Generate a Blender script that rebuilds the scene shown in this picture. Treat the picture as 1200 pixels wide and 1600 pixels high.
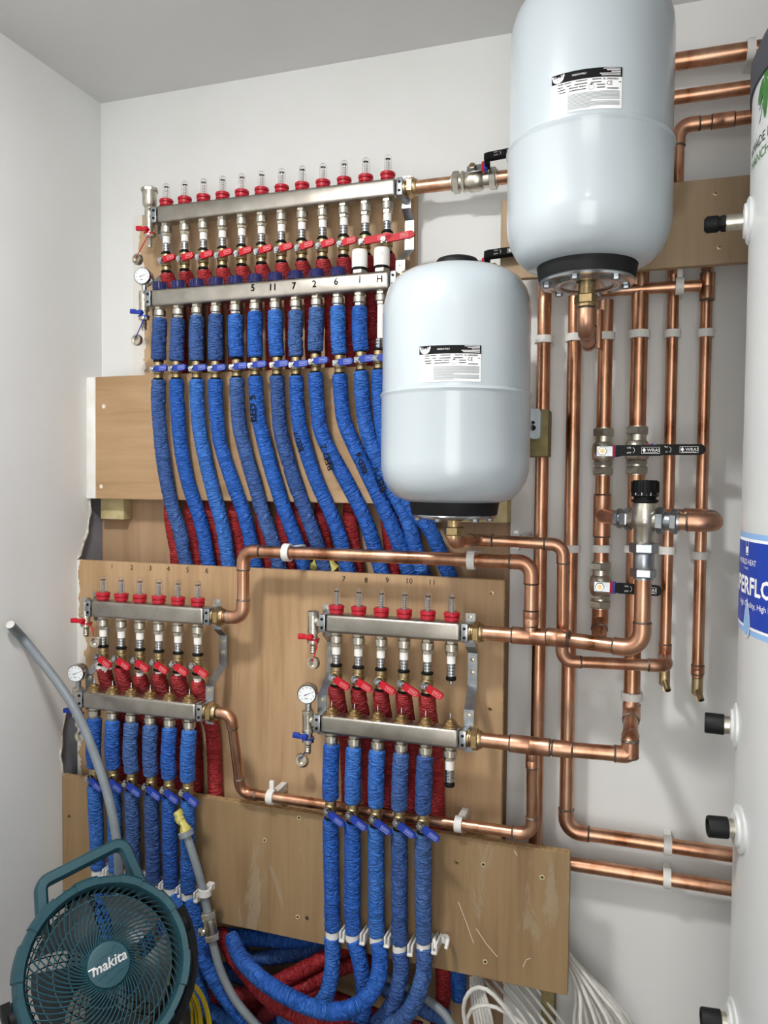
import bpy, bmesh, math, random
from mathutils import Vector, Matrix, noise

# ------------------------------------------------------------------ scene reset
for ob in list(bpy.data.objects):
    bpy.data.objects.remove(ob, do_unlink=True)
SC = bpy.context.scene
COL = SC.collection
rnd = random.Random(7)

# ------------------------------------------------------------------ camera
CAM = Vector((1.334, -1.70, 1.28))
FPX, YAW, PITCH, ROLL = 1222.53, 0.319419, -0.035945, 0.00956
FW = Vector((-math.sin(YAW) * math.cos(PITCH), math.cos(YAW) * math.cos(PITCH), math.sin(PITCH)))
_r0 = Vector((math.cos(YAW), math.sin(YAW), 0)); _u0 = _r0.cross(FW)
RT = _r0 * math.cos(ROLL) + _u0 * math.sin(ROLL)
UP = -_r0 * math.sin(ROLL) + _u0 * math.cos(ROLL)
cd = bpy.data.cameras.new('camera'); cam = bpy.data.objects.new('camera', cd); COL.objects.link(cam)
cd.sensor_fit = 'VERTICAL'; cd.sensor_height = 36.0; cd.lens = FPX / 1600 * 36.0
cd.clip_start = 0.02; cd.clip_end = 50
m = Matrix((RT, UP, -FW)).transposed().to_4x4(); m.translation = CAM
cam.matrix_world = m
SC.camera = cam

# ------------------------------------------------------------------ world, lamp, exposure
w = bpy.data.worlds.new('world'); SC.world = w; w.use_nodes = True
w.node_tree.nodes['Background'].inputs[0].default_value = (1.0, 0.985, 0.955, 1)
w.node_tree.nodes['Background'].inputs[1].default_value = 2.9
LAMP = Vector((0.62, -1.24, 2.243))
LAMP_STRENGTH, FILL_STRENGTH = 138.0, 8.0   # opal domes: main ceiling lamp, and an added fill lamp behind the camera
pd = bpy.data.lights.new('doorway_portal', 'AREA'); pd.shape = 'RECTANGLE'; pd.size = 0.9; pd.size_y = 2.0; pd.cycles.is_portal = True
po = bpy.data.objects.new('doorway_portal', pd); COL.objects.link(po); po.location = (1.45, -2.78, 1.01); po.rotation_euler = (math.pi / 2, 0, 0)
SC.view_settings.view_transform = 'Standard'
SC.view_settings.look = 'None'
SC.view_settings.gamma = 1.0
SC.view_settings.use_curve_mapping = False
SC.view_settings.exposure = 0.54

# ------------------------------------------------------------------ pixel -> place
def ray(px, py):
    return RT * ((px - 600) / FPX) + UP * ((800 - py) / FPX) + FW
def P(px, py, o):
    """point seen at (px,py) that stands o metres in front of the back wall"""
    d = ray(px, py); return CAM + d * ((-o - CAM.y) / d.y)
def PX(px, py, X=0.0):
    d = ray(px, py); return CAM + d * ((X - CAM.x) / d.x)

# ------------------------------------------------------------------ mesh builder
class MB:
    def __init__(s): s.v = []; s.f = []; s.uv = []
    def add(s, vs, fs, uvs=None):
        b = len(s.v); s.v += [Vector(x) for x in vs]
        for i, f in enumerate(fs):
            s.f.append([b + k for k in f]); s.uv.append(uvs[i] if uvs else None)
        return s
    def box(s, lo, hi, M=None):
        x0, y0, z0 = lo; x1, y1, z1 = hi
        vs = [Vector(p) for p in ((x0,y0,z0),(x1,y0,z0),(x1,y1,z0),(x0,y1,z0),(x0,y0,z1),(x1,y0,z1),(x1,y1,z1),(x0,y1,z1))]
        if M: vs = [M @ p for p in vs]
        return s.add(vs, [(0,3,2,1),(4,5,6,7),(0,1,5,4),(1,2,6,5),(2,3,7,6),(3,0,4,7)])
    def rbox(s, lo, hi, b=0.003, seg=2, M=None):
        bm = bmesh.new(); bmesh.ops.create_cube(bm, size=1)
        for v in bm.verts:
            v.co = Vector([(lo[i] + hi[i]) / 2 + v.co[i] * (hi[i] - lo[i]) for i in range(3)])
        bmesh.ops.bevel(bm, geom=bm.edges[:], offset=b, segments=seg, profile=0.5, affect='EDGES')
        bm.verts.index_update()
        vs = [v.co.copy() for v in bm.verts]
        if M: vs = [M @ p for p in vs]
        s.add(vs, [[v.index for v in f.verts] for f in bm.faces]); bm.free(); return s
    def lathe(s, prof, n=20, M=None, phase=0.0):
        vs = []; fs = []
        for r, z in prof:
            for k in range(n):
                a = 2 * math.pi * (k + phase) / n; vs.append(Vector((r * math.cos(a), r * math.sin(a), z)))
        for j in range(len(prof) - 1):
            for k in range(n):
                k2 = (k + 1) % n
                fs.append((j*n+k, j*n+k2, (j+1)*n+k2, (j+1)*n+k))
        fs.append(tuple(range(n))[::-1]); fs.append(tuple((len(prof)-1)*n + k for k in range(n)))
        if M: vs = [M @ p for p in vs]
        return s.add(vs, fs)
    def ring(s, prof, n=32, M=None):
        """closed profile swept round local Z"""
        vs = []; fs = []; L = len(prof)
        for r, z in prof:
            for k in range(n):
                a = 2 * math.pi * k / n; vs.append(Vector((r * math.cos(a), r * math.sin(a), z)))
        for j in range(L):
            j2 = (j + 1) % L
            for k in range(n):
                k2 = (k + 1) % n; fs.append((j*n+k, j*n+k2, j2*n+k2, j2*n+k))
        if M: vs = [M @ p for p in vs]
        return s.add(vs, fs)
    def tube(s, pts, r, n=12, caps=True, closed=False, disp=None):
        pts = [Vector(p) for p in pts]; L = len(pts)
        rr = r if isinstance(r, (list, tuple)) else [r] * L
        T = []
        for i in range(L):
            if closed: t = pts[(i+1) % L] - pts[i-1]
            else: t = pts[min(i+1, L-1)] - pts[max(i-1, 0)]
            T.append(t.normalized())
        a = Vector((0.2, 1, 0)) if abs(T[0].y) < 0.9 else Vector((0, 0, 1))
        N = (a - T[0] * a.dot(T[0])).normalized()
        vs = []; d = 0.0; D = []
        for i in range(L):
            if i: d += (pts[i] - pts[i-1]).length; N = (N - T[i] * N.dot(T[i])).normalized()
            B = T[i].cross(N); D.append(d)
            for k in range(n):
                an = 2 * math.pi * k / n
                q = N * math.cos(an) + B * math.sin(an)
                rad = rr[i] + (disp(an, d) if disp else 0.0)
                vs.append(pts[i] + q * rad)
        fs = []; uv = []
        for j in range(L if closed else L - 1):
            j2 = (j + 1) % L
            for k in range(n):
                k2 = (k + 1) % n
                fs.append((j*n+k, j*n+k2, j2*n+k2, j2*n+k))
                u0, u1 = k / n, (k + 1) / n
                uv.append(((u0, D[j]), (u1, D[j]), (u1, D[j2]), (u0, D[j2])))
        if caps and not closed:
            fs.append(tuple(range(n))[::-1]); fs.append(tuple((L-1)*n + k for k in range(n))); uv += [None, None]
        return s.add(vs, fs, uv)
    def prism(s, poly, z0, z1, M=None):
        n = len(poly)
        vs = [Vector((x, y, z0)) for x, y in poly] + [Vector((x, y, z1)) for x, y in poly]
        fs = [tuple(range(n))[::-1], tuple(range(n, 2*n))] + [(k, (k+1) % n, n + (k+1) % n, n + k) for k in range(n)]
        if M: vs = [M @ p for p in vs]
        return s.add(vs, fs)
    def build(s, name, mat, parent=None, smooth=True, angle=38, fixn=True):
        off = rootloc(parent)
        me = bpy.data.meshes.new(name)
        me.from_pydata([tuple(p - off) for p in s.v], [], s.f)
        if any(s.uv):
            ul = me.uv_layers.new(name='UVMap'); i = 0
            for f, u in zip(s.f, s.uv):
                for k in range(len(f)):
                    ul.data[i].uv = u[k] if u else (0, 0); i += 1
        if fixn:
            bm = bmesh.new(); bm.from_mesh(me); bmesh.ops.recalc_face_normals(bm, faces=bm.faces[:]); bm.to_mesh(me); bm.free()
        me.materials.append(mat)
        if smooth:
            me.polygons.foreach_set('use_smooth', [True] * len(me.polygons))
            me.set_sharp_from_angle(angle=math.radians(angle))
        ob = bpy.data.objects.new(name, me); COL.objects.link(ob)
        if parent: ob.parent = parent
        return ob

def rootloc(o):
    if o is None: return Vector((0, 0, 0))
    while o.parent: o = o.parent
    return Vector(o.location) if o.type == 'EMPTY' else Vector((0, 0, 0))
def tag(o, label, cat, group=None, kind=None):
    o['label'] = label; o['category'] = cat
    if group: o['group'] = group
    if kind: o['kind'] = kind
    return o
def thing(name, label, cat, loc=(0, 0, 0), group=None):
    o = bpy.data.objects.new(name, None); COL.objects.link(o); o.location = loc
    o.empty_display_size = 0.02
    return tag(o, label, cat, group)
def struct(o): o['kind'] = 'structure'; return o
def copy_tree(o, parent=None):
    c = o.copy(); COL.objects.link(c); c.parent = parent
    for ch in list(o.children): copy_tree(ch, c)
    return c
def inst(ob, parent, M):
    """another object that shares a part's mesh (and its sub-parts), placed by M under parent"""
    c = ob.copy(); COL.objects.link(c); c.parent = parent
    c.matrix_local = M
    for ch in list(ob.children):
        d = ch.copy(); COL.objects.link(d); d.parent = c
    return c
def frame(loc, zdir, xdir=(1, 0, 0)):
    z = Vector(zdir).normalized(); x = Vector(xdir); x = (x - z * x.dot(z)).normalized(); y = z.cross(x)
    M = Matrix((x, y, z)).transposed().to_4x4(); M.translation = Vector(loc); return M
def T(x, y, z): return Matrix.Translation((x, y, z))
ORD = ['first', 'second', 'third', 'fourth', 'fifth', 'sixth', 'seventh', 'eighth', 'ninth', 'tenth', 'eleventh', 'twelfth']

def catmull(pts, step=0.01):
    pts = [Vector(p) for p in pts]
    ext = [pts[0] * 2 - pts[1]] + pts + [pts[-1] * 2 - pts[-2]]
    out = []
    for i in range(1, len(ext) - 2):
        a, b, c, d = ext[i-1:i+3]; n = max(2, int((c - b).length / step))
        for k in range(n):
            t = k / n
            out.append(0.5 * ((2*b) + (c - a)*t + (2*a - 5*b + 4*c - d)*t*t + (3*b - a - 3*c + d)*t**3))
    out.append(pts[-1]); return out
def fillet(pts, R, n=8):
    """list of (point) with rounded corners; also returns the arc of each corner"""
    pts = [Vector(p) for p in pts]; out = [pts[0]]; arcs = []
    for i in range(1, len(pts) - 1):
        a = (pts[i-1] - pts[i]); b = (pts[i+1] - pts[i]); la, lb = a.length, b.length; a.normalize(); b.normalize()
        ang = math.acos(max(-1, min(1, a.dot(b)))); th = math.pi - ang
        if th < 0.05: out.append(pts[i]); arcs.append(None); continue
        t = min(R * math.tan(th / 2), 0.46 * la, 0.46 * lb); Re = t / math.tan(th / 2)
        c = pts[i] + (a + b).normalized() * (Re / math.cos(th / 2))
        p0 = pts[i] + a * t; p1 = pts[i] + b * t; arc = []
        for k in range(n + 1):
            u = k / n; v = ((p0 - c) * (math.sin((1-u)*th) / math.sin(th)) + (p1 - c) * (math.sin(u*th) / math.sin(th)))
            arc.append(c + v)
        out += arc; arcs.append((arc, a, b))
    out.append(pts[-1]); return out, arcs

_tc = {}
def glyphs(s, size, shear=0.0):
    key = (s, size, shear)
    if key not in _tc:
        cu = bpy.data.curves.new('t', 'FONT'); cu.body = s; cu.size = size; cu.align_x = 'CENTER'; cu.align_y = 'CENTER'
        cu.resolution_u = 2; cu.shear = shear
        ob = bpy.data.objects.new('t', cu); COL.objects.link(ob)
        dg = bpy.context.evaluated_depsgraph_get(); me = bpy.data.meshes.new_from_object(ob.evaluated_get(dg))
        _tc[key] = ([v.co.copy() for v in me.vertices], [list(p.vertices) for p in me.polygons])
        bpy.data.objects.remove(ob); bpy.data.curves.remove(cu); bpy.data.meshes.remove(me)
    return _tc[key]
def text(mb, s, size, fn, shear=0.0, sx=1.0, bold=0.0):
    """fn maps flat text coordinates (x right, y up) into space"""
    vs, fs = glyphs(s, size, shear)
    for dx, dy in ([(0, 0)] if not bold else [(-bold, 0), (bold, 0), (0, bold), (0, -bold)]):
        mb.add([fn(v.x * sx + dx, v.y + dy) for v in vs], fs)
    return mb
def quad(mb, x0, x1, y0, y1, fn, nx=1):
    for k in range(nx):
        a = x0 + (x1-x0)*k/nx; b = x0 + (x1-x0)*(k+1)/nx
        mb.add([fn(a, y0), fn(b, y0), fn(b, y1), fn(a, y1)], [(0, 1, 2, 3)])
    return mb
def flat(M, lift=0.0):
    return lambda x, y: M @ Vector((x, y, lift))

# ------------------------------------------------------------------ materials
def lin(h):
    h = h.lstrip('#'); c = [int(h[i:i+2], 16) / 255 for i in (0, 2, 4)]
    return tuple((x / 12.92 if x <= 0.04045 else ((x + 0.055) / 1.055) ** 2.4) for x in c) + (1,)
class NT:
    def __init__(s, name):
        s.m = bpy.data.materials.new(name); s.m.use_nodes = True; s.t = s.m.node_tree
        s.b = s.t.nodes['Principled BSDF']
    def n(s, kind, **kw):
        nd = s.t.nodes.new(kind)
        for k, v in kw.items():
            if k in nd.inputs: nd.inputs[k].default_value = v
            else: setattr(nd, k, v)
        return nd
    def l(s, a, b): s.t.links.new(a, b)
    def math(s, op, a, b=None, clamp=False):
        nd = s.t.nodes.new('ShaderNodeMath'); nd.operation = op; nd.use_clamp = clamp
        for i, x in enumerate((a, b)):
            if x is None: continue
            if isinstance(x, (int, float)): nd.inputs[i].default_value = x
            else: s.l(x, nd.inputs[i])
        return nd.outputs[0]
    def coords(s, scale=(1, 1, 1), kind='Object'):
        tc = s.t.nodes.new('ShaderNodeTexCoord'); mp = s.t.nodes.new('ShaderNodeMapping')
        mp.inputs['Scale'].default_value = scale; s.l(tc.outputs[kind], mp.inputs[0]); return mp.outputs[0]
    def noise(s, vec, scale=5, detail=4, rough=0.55, dist=0.0):
        nd = s.n('ShaderNodeTexNoise', Scale=scale, Detail=detail, Roughness=rough, Distortion=dist); s.l(vec, nd.inputs['Vector']); return nd.outputs[0]
    def ramp(s, fac, stops):
        r = s.t.nodes.new('ShaderNodeValToRGB'); e = r.color_ramp.elements
        while len(e) < len(stops): e.new(0.5)
        for i, (p, c) in enumerate(stops): e[i].position = p; e[i].color = c if not isinstance(c, str) else lin(c)
        s.l(fac, r.inputs[0]); return r.outputs[0]
    def mix(s, fac, a, b):
        nd = s.t.nodes.new('ShaderNodeMix'); nd.data_type = 'RGBA'
        for i, x in ((0, fac), (6, a), (7, b)):
            if isinstance(x, (int, float)): nd.inputs[i].default_value = x
            elif isinstance(x, str): nd.inputs[i].default_value = lin(x)
            elif isinstance(x, tuple): nd.inputs[i].default_value = x
            else: s.l(x, nd.inputs[i])
        return nd.outputs[2]
    def bump(s, h, strength=0.3, dist=0.001):
        b = s.n('ShaderNodeBump', Strength=strength, Distance=dist); s.l(h, b.inputs['Height']); s.l(b.outputs[0], s.b.inputs['Normal'])
    def col(s, c):
        if isinstance(c, str): s.b.inputs['Base Color'].default_value = lin(c)
        else: s.l(c, s.b.inputs['Base Color'])
    def set(s, **kw):
        for k, v in kw.items(): s.b.inputs[k.replace('_', ' ')].default_value = v
        return s
MT = {}
def simple(name, c, rough=0.5, metal=0.0, var=None, vs=40, bump=0.0, bs=200, **kw):
    t = NT(name); t.set(Roughness=rough, Metallic=metal, **kw)
    if var:
        t.col(t.mix(t.ramp(t.noise(t.coords(), vs, 4), [(0.35, (0, 0, 0, 1)), (0.65, (1, 1, 1, 1))]), c, var))
    else: t.col(c)
    if bump: t.bump(t.noise(t.coords(), bs, 3), bump, 0.001)
    MT[name] = t.m; return t.m
simple('white_wall', '#e2e3e2', 0.75, 0, '#dddedc', 3, 0.05, 90)
simple('white_ceiling', '#dadbdb', 0.85, 0, '#d6d7d7', 3)
simple('plaster_edge', '#d8d3ca', 0.9, 0, '#a59a8c', 60, 0.5, 80)
simple('grey_board', '#83848a', 0.85, 0, '#767880', 18, 0.2, 120)
simple('trim_white', '#efeeeb', 0.6, 0, '#e2e0da', 20)
simple('floor_mat', '#7b756d', 0.8, 0, '#5d574f', 10)
simple('tank_white', '#b6c0c6', 0.3, 0, None, bump=0.05, bs=160, Coat_Weight=0.7, Coat_Roughness=0.07)
simple('cyl_white', '#cccfcf', 0.3)
simple('cyl_cap', '#3f4148', 0.6)
simple('rubber', '#101113', 0.55, Specular_IOR_Level=0.3)
simple('black_plastic', '#08090a', 0.55, Specular_IOR_Level=0.22)
simple('dark_grey', '#2a2c30', 0.5)
simple('red_plastic', '#bd1a2b', 0.5, Specular_IOR_Level=0.3)
simple('red_cap', '#b3182c', 0.42)
simple('blue_plastic', '#1f3b9c', 0.45, Specular_IOR_Level=0.35)
simple('blue_cap', '#2b2c66', 0.22, Transmission_Weight=0.25)
simple('white_plastic', '#eceae6', 0.4)
simple('clip_white', '#dddcd8', 0.45)
simple('white_print', '#f2f2f2', 0.6)
simple('pale_print', '#efc6c6', 0.6)
simple('pale_blue_print', '#c6d0f2', 0.6)
simple('black_print', '#0c0d10', 0.7, Specular_IOR_Level=0.2)
simple('grey_print', '#9da2a6', 0.7)
simple('nickel', '#d6d1c4', 0.33, 1.0, '#bdb7a9', 60)
simple('chrome', '#c9cbcd', 0.2, 1.0, '#aab0b6', 40)
simple('zinc', '#b4b8bc', 0.35, 1.0, '#9aa0a6', 40)
simple('steel', '#b5b0a8', 0.34, 1.0, '#a49e95', 25, 0.08, 300)
simple('brass', '#c2aa80', 0.36, 1.0, '#a88f66', 60)
simple('dull_brass', '#bba984', 0.42, 1.0, '#a08e68', 60)
simple('solder', '#4c4038', 0.5, 0.7, '#8a8178', 90)
simple('teal', '#1f4a55', 0.45, 0, '#1c4550', 30, 0.04, 500)
simple('teal_dark', '#1a424c', 0.5)
simple('blade', '#262d31', 0.35)
simple('grey_hose', '#7e868c', 0.5, 0, '#737b81', 30)
simple('yellow_cable', '#d9bd1d', 0.45)
simple('yellow_tape', '#cfc673', 0.6, 0, '#bdb35c', 60, 0.4, 120)
simple('white_cable', '#d6d5d1', 0.5, 0, '#c6c4bd', 40)
simple('crate', '#5a5f66', 0.6)
simple('timber', '#cdbf93', 0.75, 0, '#b9a878', 30, 0.15, 90)
simple('olive_timber', '#8d8055', 0.75, 0, '#786c44', 40, 0.15, 90)
simple('label_white', '#eef0f0', 0.5)
simple('label_blue', '#1440a8', 0.35)
simple('label_light_blue', '#8db7e6', 0.35)
simple('bee_green', '#3f7f34', 0.5, 0, '#2f6428', 90)
simple('bee_dark', '#2c3c3f', 0.5)
simple('gauge_face', '#e9edf0', 0.35)
simple('filler', '#e9e3d8', 0.85, 0, '#d9cdb9', 60)
t = NT('clear_plastic'); t.col('#f3eeee'); t.set(Roughness=0.06, Transmission_Weight=0.92, IOR=1.25, Alpha=0.45); MT['clear_plastic'] = t.m
for nm_, st_ in (('lamp_glow', LAMP_STRENGTH), ('fill_glow', FILL_STRENGTH)):
    t = NT(nm_); t.col('#ffffff'); t.set(Emission_Strength=st_); t.b.inputs['Emission Color'].default_value = (1, 0.985, 0.965, 1); MT[nm_] = t.m

def copper(name, a, b, c, rough=0.3):
    t = NT(name); v = t.coords((1, 1, 0.35)); n1 = t.noise(v, 22, 5, 0.6); n2 = t.noise(t.coords(), 140, 3)
    base = t.ramp(n1, [(0.3, c), (0.48, a), (0.7, b)])
    t.col(t.mix(t.math('MULTIPLY', n2, 0.25), base, c)); t.set(Metallic=1.0)
    t.l(t.math('ADD', t.math('MULTIPLY', n1, 0.28), rough - 0.12), t.b.inputs['Roughness'])
    MT[name] = t.m
copper('copper', '#cd9b7d', '#deb79c', '#976549')
copper('copper_fit', '#cc997d', '#dab095', '#9c6b52', 0.34)

def foam(name, a, b, c, rough=0.55):
    t = NT(name); uv = t.coords((1, 1, 1), 'UV')
    def mapped(sx, sy, off):
        mp = t.n('ShaderNodeMapping'); mp.inputs['Scale'].default_value = (sx, sy, 1); mp.inputs['Location'].default_value = (off, off, 0); t.l(uv, mp.inputs[0]); return mp.outputs[0]
    oi = t.n('ShaderNodeObjectInfo'); big = t.noise(t.coords(), 14, 3)
    def ridge(v, w, dist):
        n = t.noise(v, 1.0, 2, 0.5, dist)
        return t.math('SUBTRACT', 1.0, t.math('MINIMUM', t.math('MULTIPLY', t.math('ABSOLUTE', t.math('SUBTRACT', n, 0.5)), w), 1.0))
    amp = t.ramp(t.noise(mapped(3, 18, 4.7), 1.0, 2), [(0.35, (0.2, 0.2, 0.2, 1)), (0.6, (1, 1, 1, 1))])
    r1 = t.math('MULTIPLY', ridge(mapped(2.6, 88, 0), 10.0, 0.45), amp)
    r2 = t.math('MULTIPLY', ridge(mapped(5, 210, 3.1), 10.0, 0.3), 0.35)
    f = t.math('ADD', t.math('MULTIPLY', big, 0.75), t.math('MULTIPLY', oi.outputs['Random'], 0.5))
    t.col(t.ramp(f, [(0.3, a), (0.6, b), (0.85, c)]))
    t.set(Roughness=rough, Specular_IOR_Level=0.45)
    t.bump(t.math('MULTIPLY', t.math('ADD', r1, r2), -1.0), 1.0, 0.0042); MT[name] = t.m
foam('blue_foam', '#2160bb', '#1f59b2', '#3470c4')
foam('navy_foam', '#2f508f', '#345797', '#4266a2', 0.6)
foam('red_foam', '#a01f26', '#8f1b22', '#a82a2e')

def ply(name, a, b, c, grain='Z', paint=None, dirt=0.0, stain=False):
    t = NT(name)
    sc = (26, 26, 1.6) if grain == 'Z' else (1.6, 26, 26)
    n1 = t.noise(t.coords(sc), 1.3, 6, 0.62, 0.6); n2 = t.noise(t.coords((3, 3, 1.2) if grain == 'Z' else (1.2, 3, 3)), 1.6, 3)
    n3 = t.noise(t.coords((220, 220, 9) if grain == 'Z' else (9, 220, 220)), 1.0, 2)
    f = t.math('ADD', t.math('MULTIPLY', n1, 0.6), t.math('MULTIPLY', n2, 0.5))
    colr = t.ramp(f, [(0.38, c), (0.53, a), (0.72, b)])
    colr = t.mix(t.math('MULTIPLY', t.ramp(n3, [(0.55, (0, 0, 0, 1)), (0.75, (1, 1, 1, 1))]), 0.22), colr, c)
    k = t.noise(t.coords((5, 5, 2.2) if grain == 'Z' else (2.2, 5, 5)), 1.9, 2)
    colr = t.mix(t.math('MULTIPLY', t.ramp(k, [(0.66, (0, 0, 0, 1)), (0.76, (1, 1, 1, 1))]), 0.45), colr, '#6b4f36')
    if stain:
        s1 = t.noise(t.coords((16, 16, 4.5)), 1.0, 5, 0.65, 0.8)
        s2 = t.noise(t.coords((2.2, 2.2, 2.2)), 1.3, 2)
        mk = t.math('MULTIPLY', t.ramp(s1, [(0.55, (0, 0, 0, 1)), (0.62, (1, 1, 1, 1))]), t.ramp(s2, [(0.5, (0, 0, 0, 1)), (0.6, (1, 1, 1, 1))]))
        colr = t.mix(t.math('MULTIPLY', mk, 0.4), colr, '#a59a84')
    if paint is not None:
        sx = t.n('ShaderNodeSeparateXYZ'); t.l(t.coords(), sx.inputs[0])
        e = t.math('ADD', sx.outputs[0], t.math('MULTIPLY', t.math('SUBTRACT', t.noise(t.coords(), 14, 4), 0.5), 0.09))
        pm = t.math('LESS_THAN', e, paint)
        colr = t.mix(t.math('MULTIPLY', pm, 0.93), colr, '#e0ded9')
    t.col(colr); t.set(Roughness=0.62)
    t.bump(n1, 0.12, 0.001); MT[name] = t.m
ply('ply_a', '#b99b78', '#c8ab89', '#a18361', 'Z', paint=0.030)
ply('ply_b', '#ac8c68', '#ba9c78', '#977653', 'X')
ply('ply_c', '#a8896a', '#b69777', '#8f7052', 'Z')
ply('ply_d', '#b3936e', '#bfa17d', '#9b7a57', 'Z', paint=0.012)
ply('ply_e', '#8f7553', '#9a805e', '#7a6143', 'Z', stain=True)
ply('ply_f', '#a58c6e', '#b19979', '#907658', 'Z')
simple('ply_edge', '#b79a70', 0.8, 0, '#8d704c', 120, 0.2, 200)

# ================================================================== THE ROOM
CEIL = 2.243; XR = 2.75; YF = -2.75; XC = 1.062
zB = (P(141, 778, 0.059).z + P(576, 788, 0.059).z) / 2     # lower edge of the middle board
# back wall with a cut-out below the middle board
mb = MB(); poly = [(0, zB + 0.01), (XC, zB + 0.01), (XC, 0), (XR, 0), (XR, CEIL), (0, CEIL)]
mb.prism(poly, 0, 0.0125, Matrix(((1,0,0,0),(0,0,1,0),(0,1,0,0),(0,0,0,1))))
struct(mb.build('wall_back', MT['white_wall'], smooth=False))
mb = MB(); mb.box((-0.05, 0.06, 0), (XR, 0.10, CEIL)); o = mb.build('backing', MT['ply_c'], bpy.data.objects['wall_back'], smooth=False)
mb = MB(); mb.box((-0.3, YF - 0.05, -0.05), (XR + 0.05, 0.1, 0)); struct(mb.build('floor', MT['floor_mat'], smooth=False))
mb = MB(); mb.box((-0.05, YF - 0.05, CEIL), (XR + 0.05, 0.1, CEIL + 0.05)); struct(mb.build('ceiling', MT['white_ceiling'], smooth=False))
mb = MB(); mb.box((XR, YF, 0), (XR + 0.05, 0.1, CEIL)); struct(mb.build('wall_right', MT['white_wall'], smooth=False))
mb = MB(); mb.box((-0.05, YF - 0.05, 0), (1.0, YF, CEIL)); mb.box((1.9, YF - 0.05, 0), (XR, YF, CEIL)); mb.box((1.0, YF - 0.05, 2.02), (1.9, YF, CEIL))
struct(mb.build('wall_front', MT['white_wall'], smooth=False))
# left wall: a plasterboard face with two broken notches
def yz(px, py): p = PX(px, py, 0.0); return (p.y, p.z)
notch1 = [yz(141, 778), yz(140.5, 790), yz(141, 800), yz(139, 812), yz(137, 822), yz(136.5, 832), yz(133, 841), yz(130, 848), yz(128.5, 858), yz(124, 868), yz(121.5, 873)]
zc = notch1[-1][1]
notch2 = [yz(121, 1090), yz(110, 1098), yz(104, 1108), yz(101, 1125), yz(97, 1142), yz(95.5, 1165), yz(94, 1180), yz(96, 1192), yz(97, 1206)]
poly = [(0.0, CEIL), (0.0, notch1[0][1])] + notch1 + [(-0.082, zc - 0.004), (-0.082, notch2[0][1])] + notch2 + [(-0.137, notch2[-1][1] - 0.01), (-0.137, 0), (YF, 0), (YF, CEIL)]
MYZ = Matrix(((0,0,1,0),(1,0,0,0),(0,1,0,0),(0,0,0,1)))
mb = MB(); mb.prism(poly, -0.0125, 0.0, MYZ); wl = struct(mb.build('wall_left', MT['white_wall'], smooth=False))
mb = MB(); mb.box((-0.03, YF, 0), (-0.0126, 0.06, CEIL)); mb.build('exposed_board', MT['grey_board'], wl, smooth=False)
# broken plaster rim along the notches
for k, nt in enumerate((notch1, notch2)):
    mb = MB(); mb.tube([Vector((0.0005, a, b)) + Vector((0, rnd.uniform(-.002, .002), 0)) for a, b in nt], [rnd.uniform(.0015, .0045) for _ in nt], 6)
    mb.build('broken_edge', MT['plaster_edge'], wl)
# white filler strip between the left wall and the middle board
a = P(149, 589, 0.059)
mb = MB(); mb.rbox((0.0, -0.0605, zB), (a.x, -0.0, P(149, 589, 0.059).z), 0.002, 2)
struct(mb.build('trim_1', MT['trim_white']))
# ceiling lamp over the manifolds, plus an added unseen fill lamp by the door
for k, (lx, ly) in enumerate(((LAMP.x, LAMP.y), (1.35, -2.15))):
    L = thing('ceiling_lamp', ['round flat white ceiling lamp over the manifolds, above the picture', 'added round white fill lamp on the ceiling by the door, behind the camera'][k], 'lamp', (lx, ly, CEIL), 'ceiling lamps')
    mb = MB(); mb.ring([(0.112, 0), (0.125, 0), (0.125, -0.034), (0.112, -0.034)], 40, T(lx, ly, CEIL)); mb.build('rim', MT['white_plastic'], L)
    mb = MB(); mb.lathe([(0.112, -0.020), (0.112, -0.034), (0.104, -0.046), (0.085, -0.057), (0.05, -0.064), (0.012, -0.066)], 40, T(lx, ly, CEIL)); mb.build('diffuser', MT['lamp_glow' if k == 0 else 'fill_glow'], L, angle=60)

# ================================================================== THE BOARDS
def board(name, label, lo, hi, mat, edge=True, holes=(), o=0.0):
    cx = Vector(((lo[0]+hi[0])/2, (lo[1]+hi[1])/2, lo[2]))
    B = thing(name, label, 'board', (lo[0], (lo[1]+hi[1])/2, lo[2]), 'plywood boards on the wall')
    mb = MB(); mb.rbox(lo, hi, 0.0012, 1); mb.build('sheet', mat, B, smooth=False)
    for (px, py, kind) in holes:
        p = P(px, py, -lo[1] + 0.0006); M = frame(p, (0, -1, 0))
        if kind == 's':
            mb = MB(); mb.lathe([(0.0045, -0.002), (0.0045, 0.0006), (0.002, 0.001)], 12, M); s = mb.build('screw', MT['brass'], B)
            mb = MB(); mb.box((-.003, -.0006, .0005), (.003, .0006, .0014), M); mb.box((-.0006, -.003, .0005), (.0006, .003, .0014), M); mb.build('slot', MT['dark_grey'], s, smooth=False)
        else:
            mb = MB(); mb.ring([(0.003, -0.002), (0.003, 0.0004), (0.0046, 0.0006), (0.0055, -0.002)], 12, M); s = mb.build('screw_hole', MT['timber'], B)
            mb = MB(); mb.lathe([(0.003, -0.002), (0.003, -0.0002)], 12, M); mb.build('hole', MT['dark_grey'], s)
    return B
aTL = P(206, 300, 0.013); aBR = P(650, 440, 0.013)
board('plywood_board', 'tan plywood board flat on the wall behind the longest manifold', (P(208, 480, .013).x, -0.013, zB + 0.02), (aBR.x, -0.0006, P(650, 286, 0.013).z), MT['ply_a'])
zBt = P(149, 589, 0.059).z
bB = board('plywood_board', 'tan plywood board with horizontal grain behind the curving blue pipes', (a.x, -0.059, zB), (P(720, 700, .059).x, -0.041, zBt), MT['ply_b'])
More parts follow.
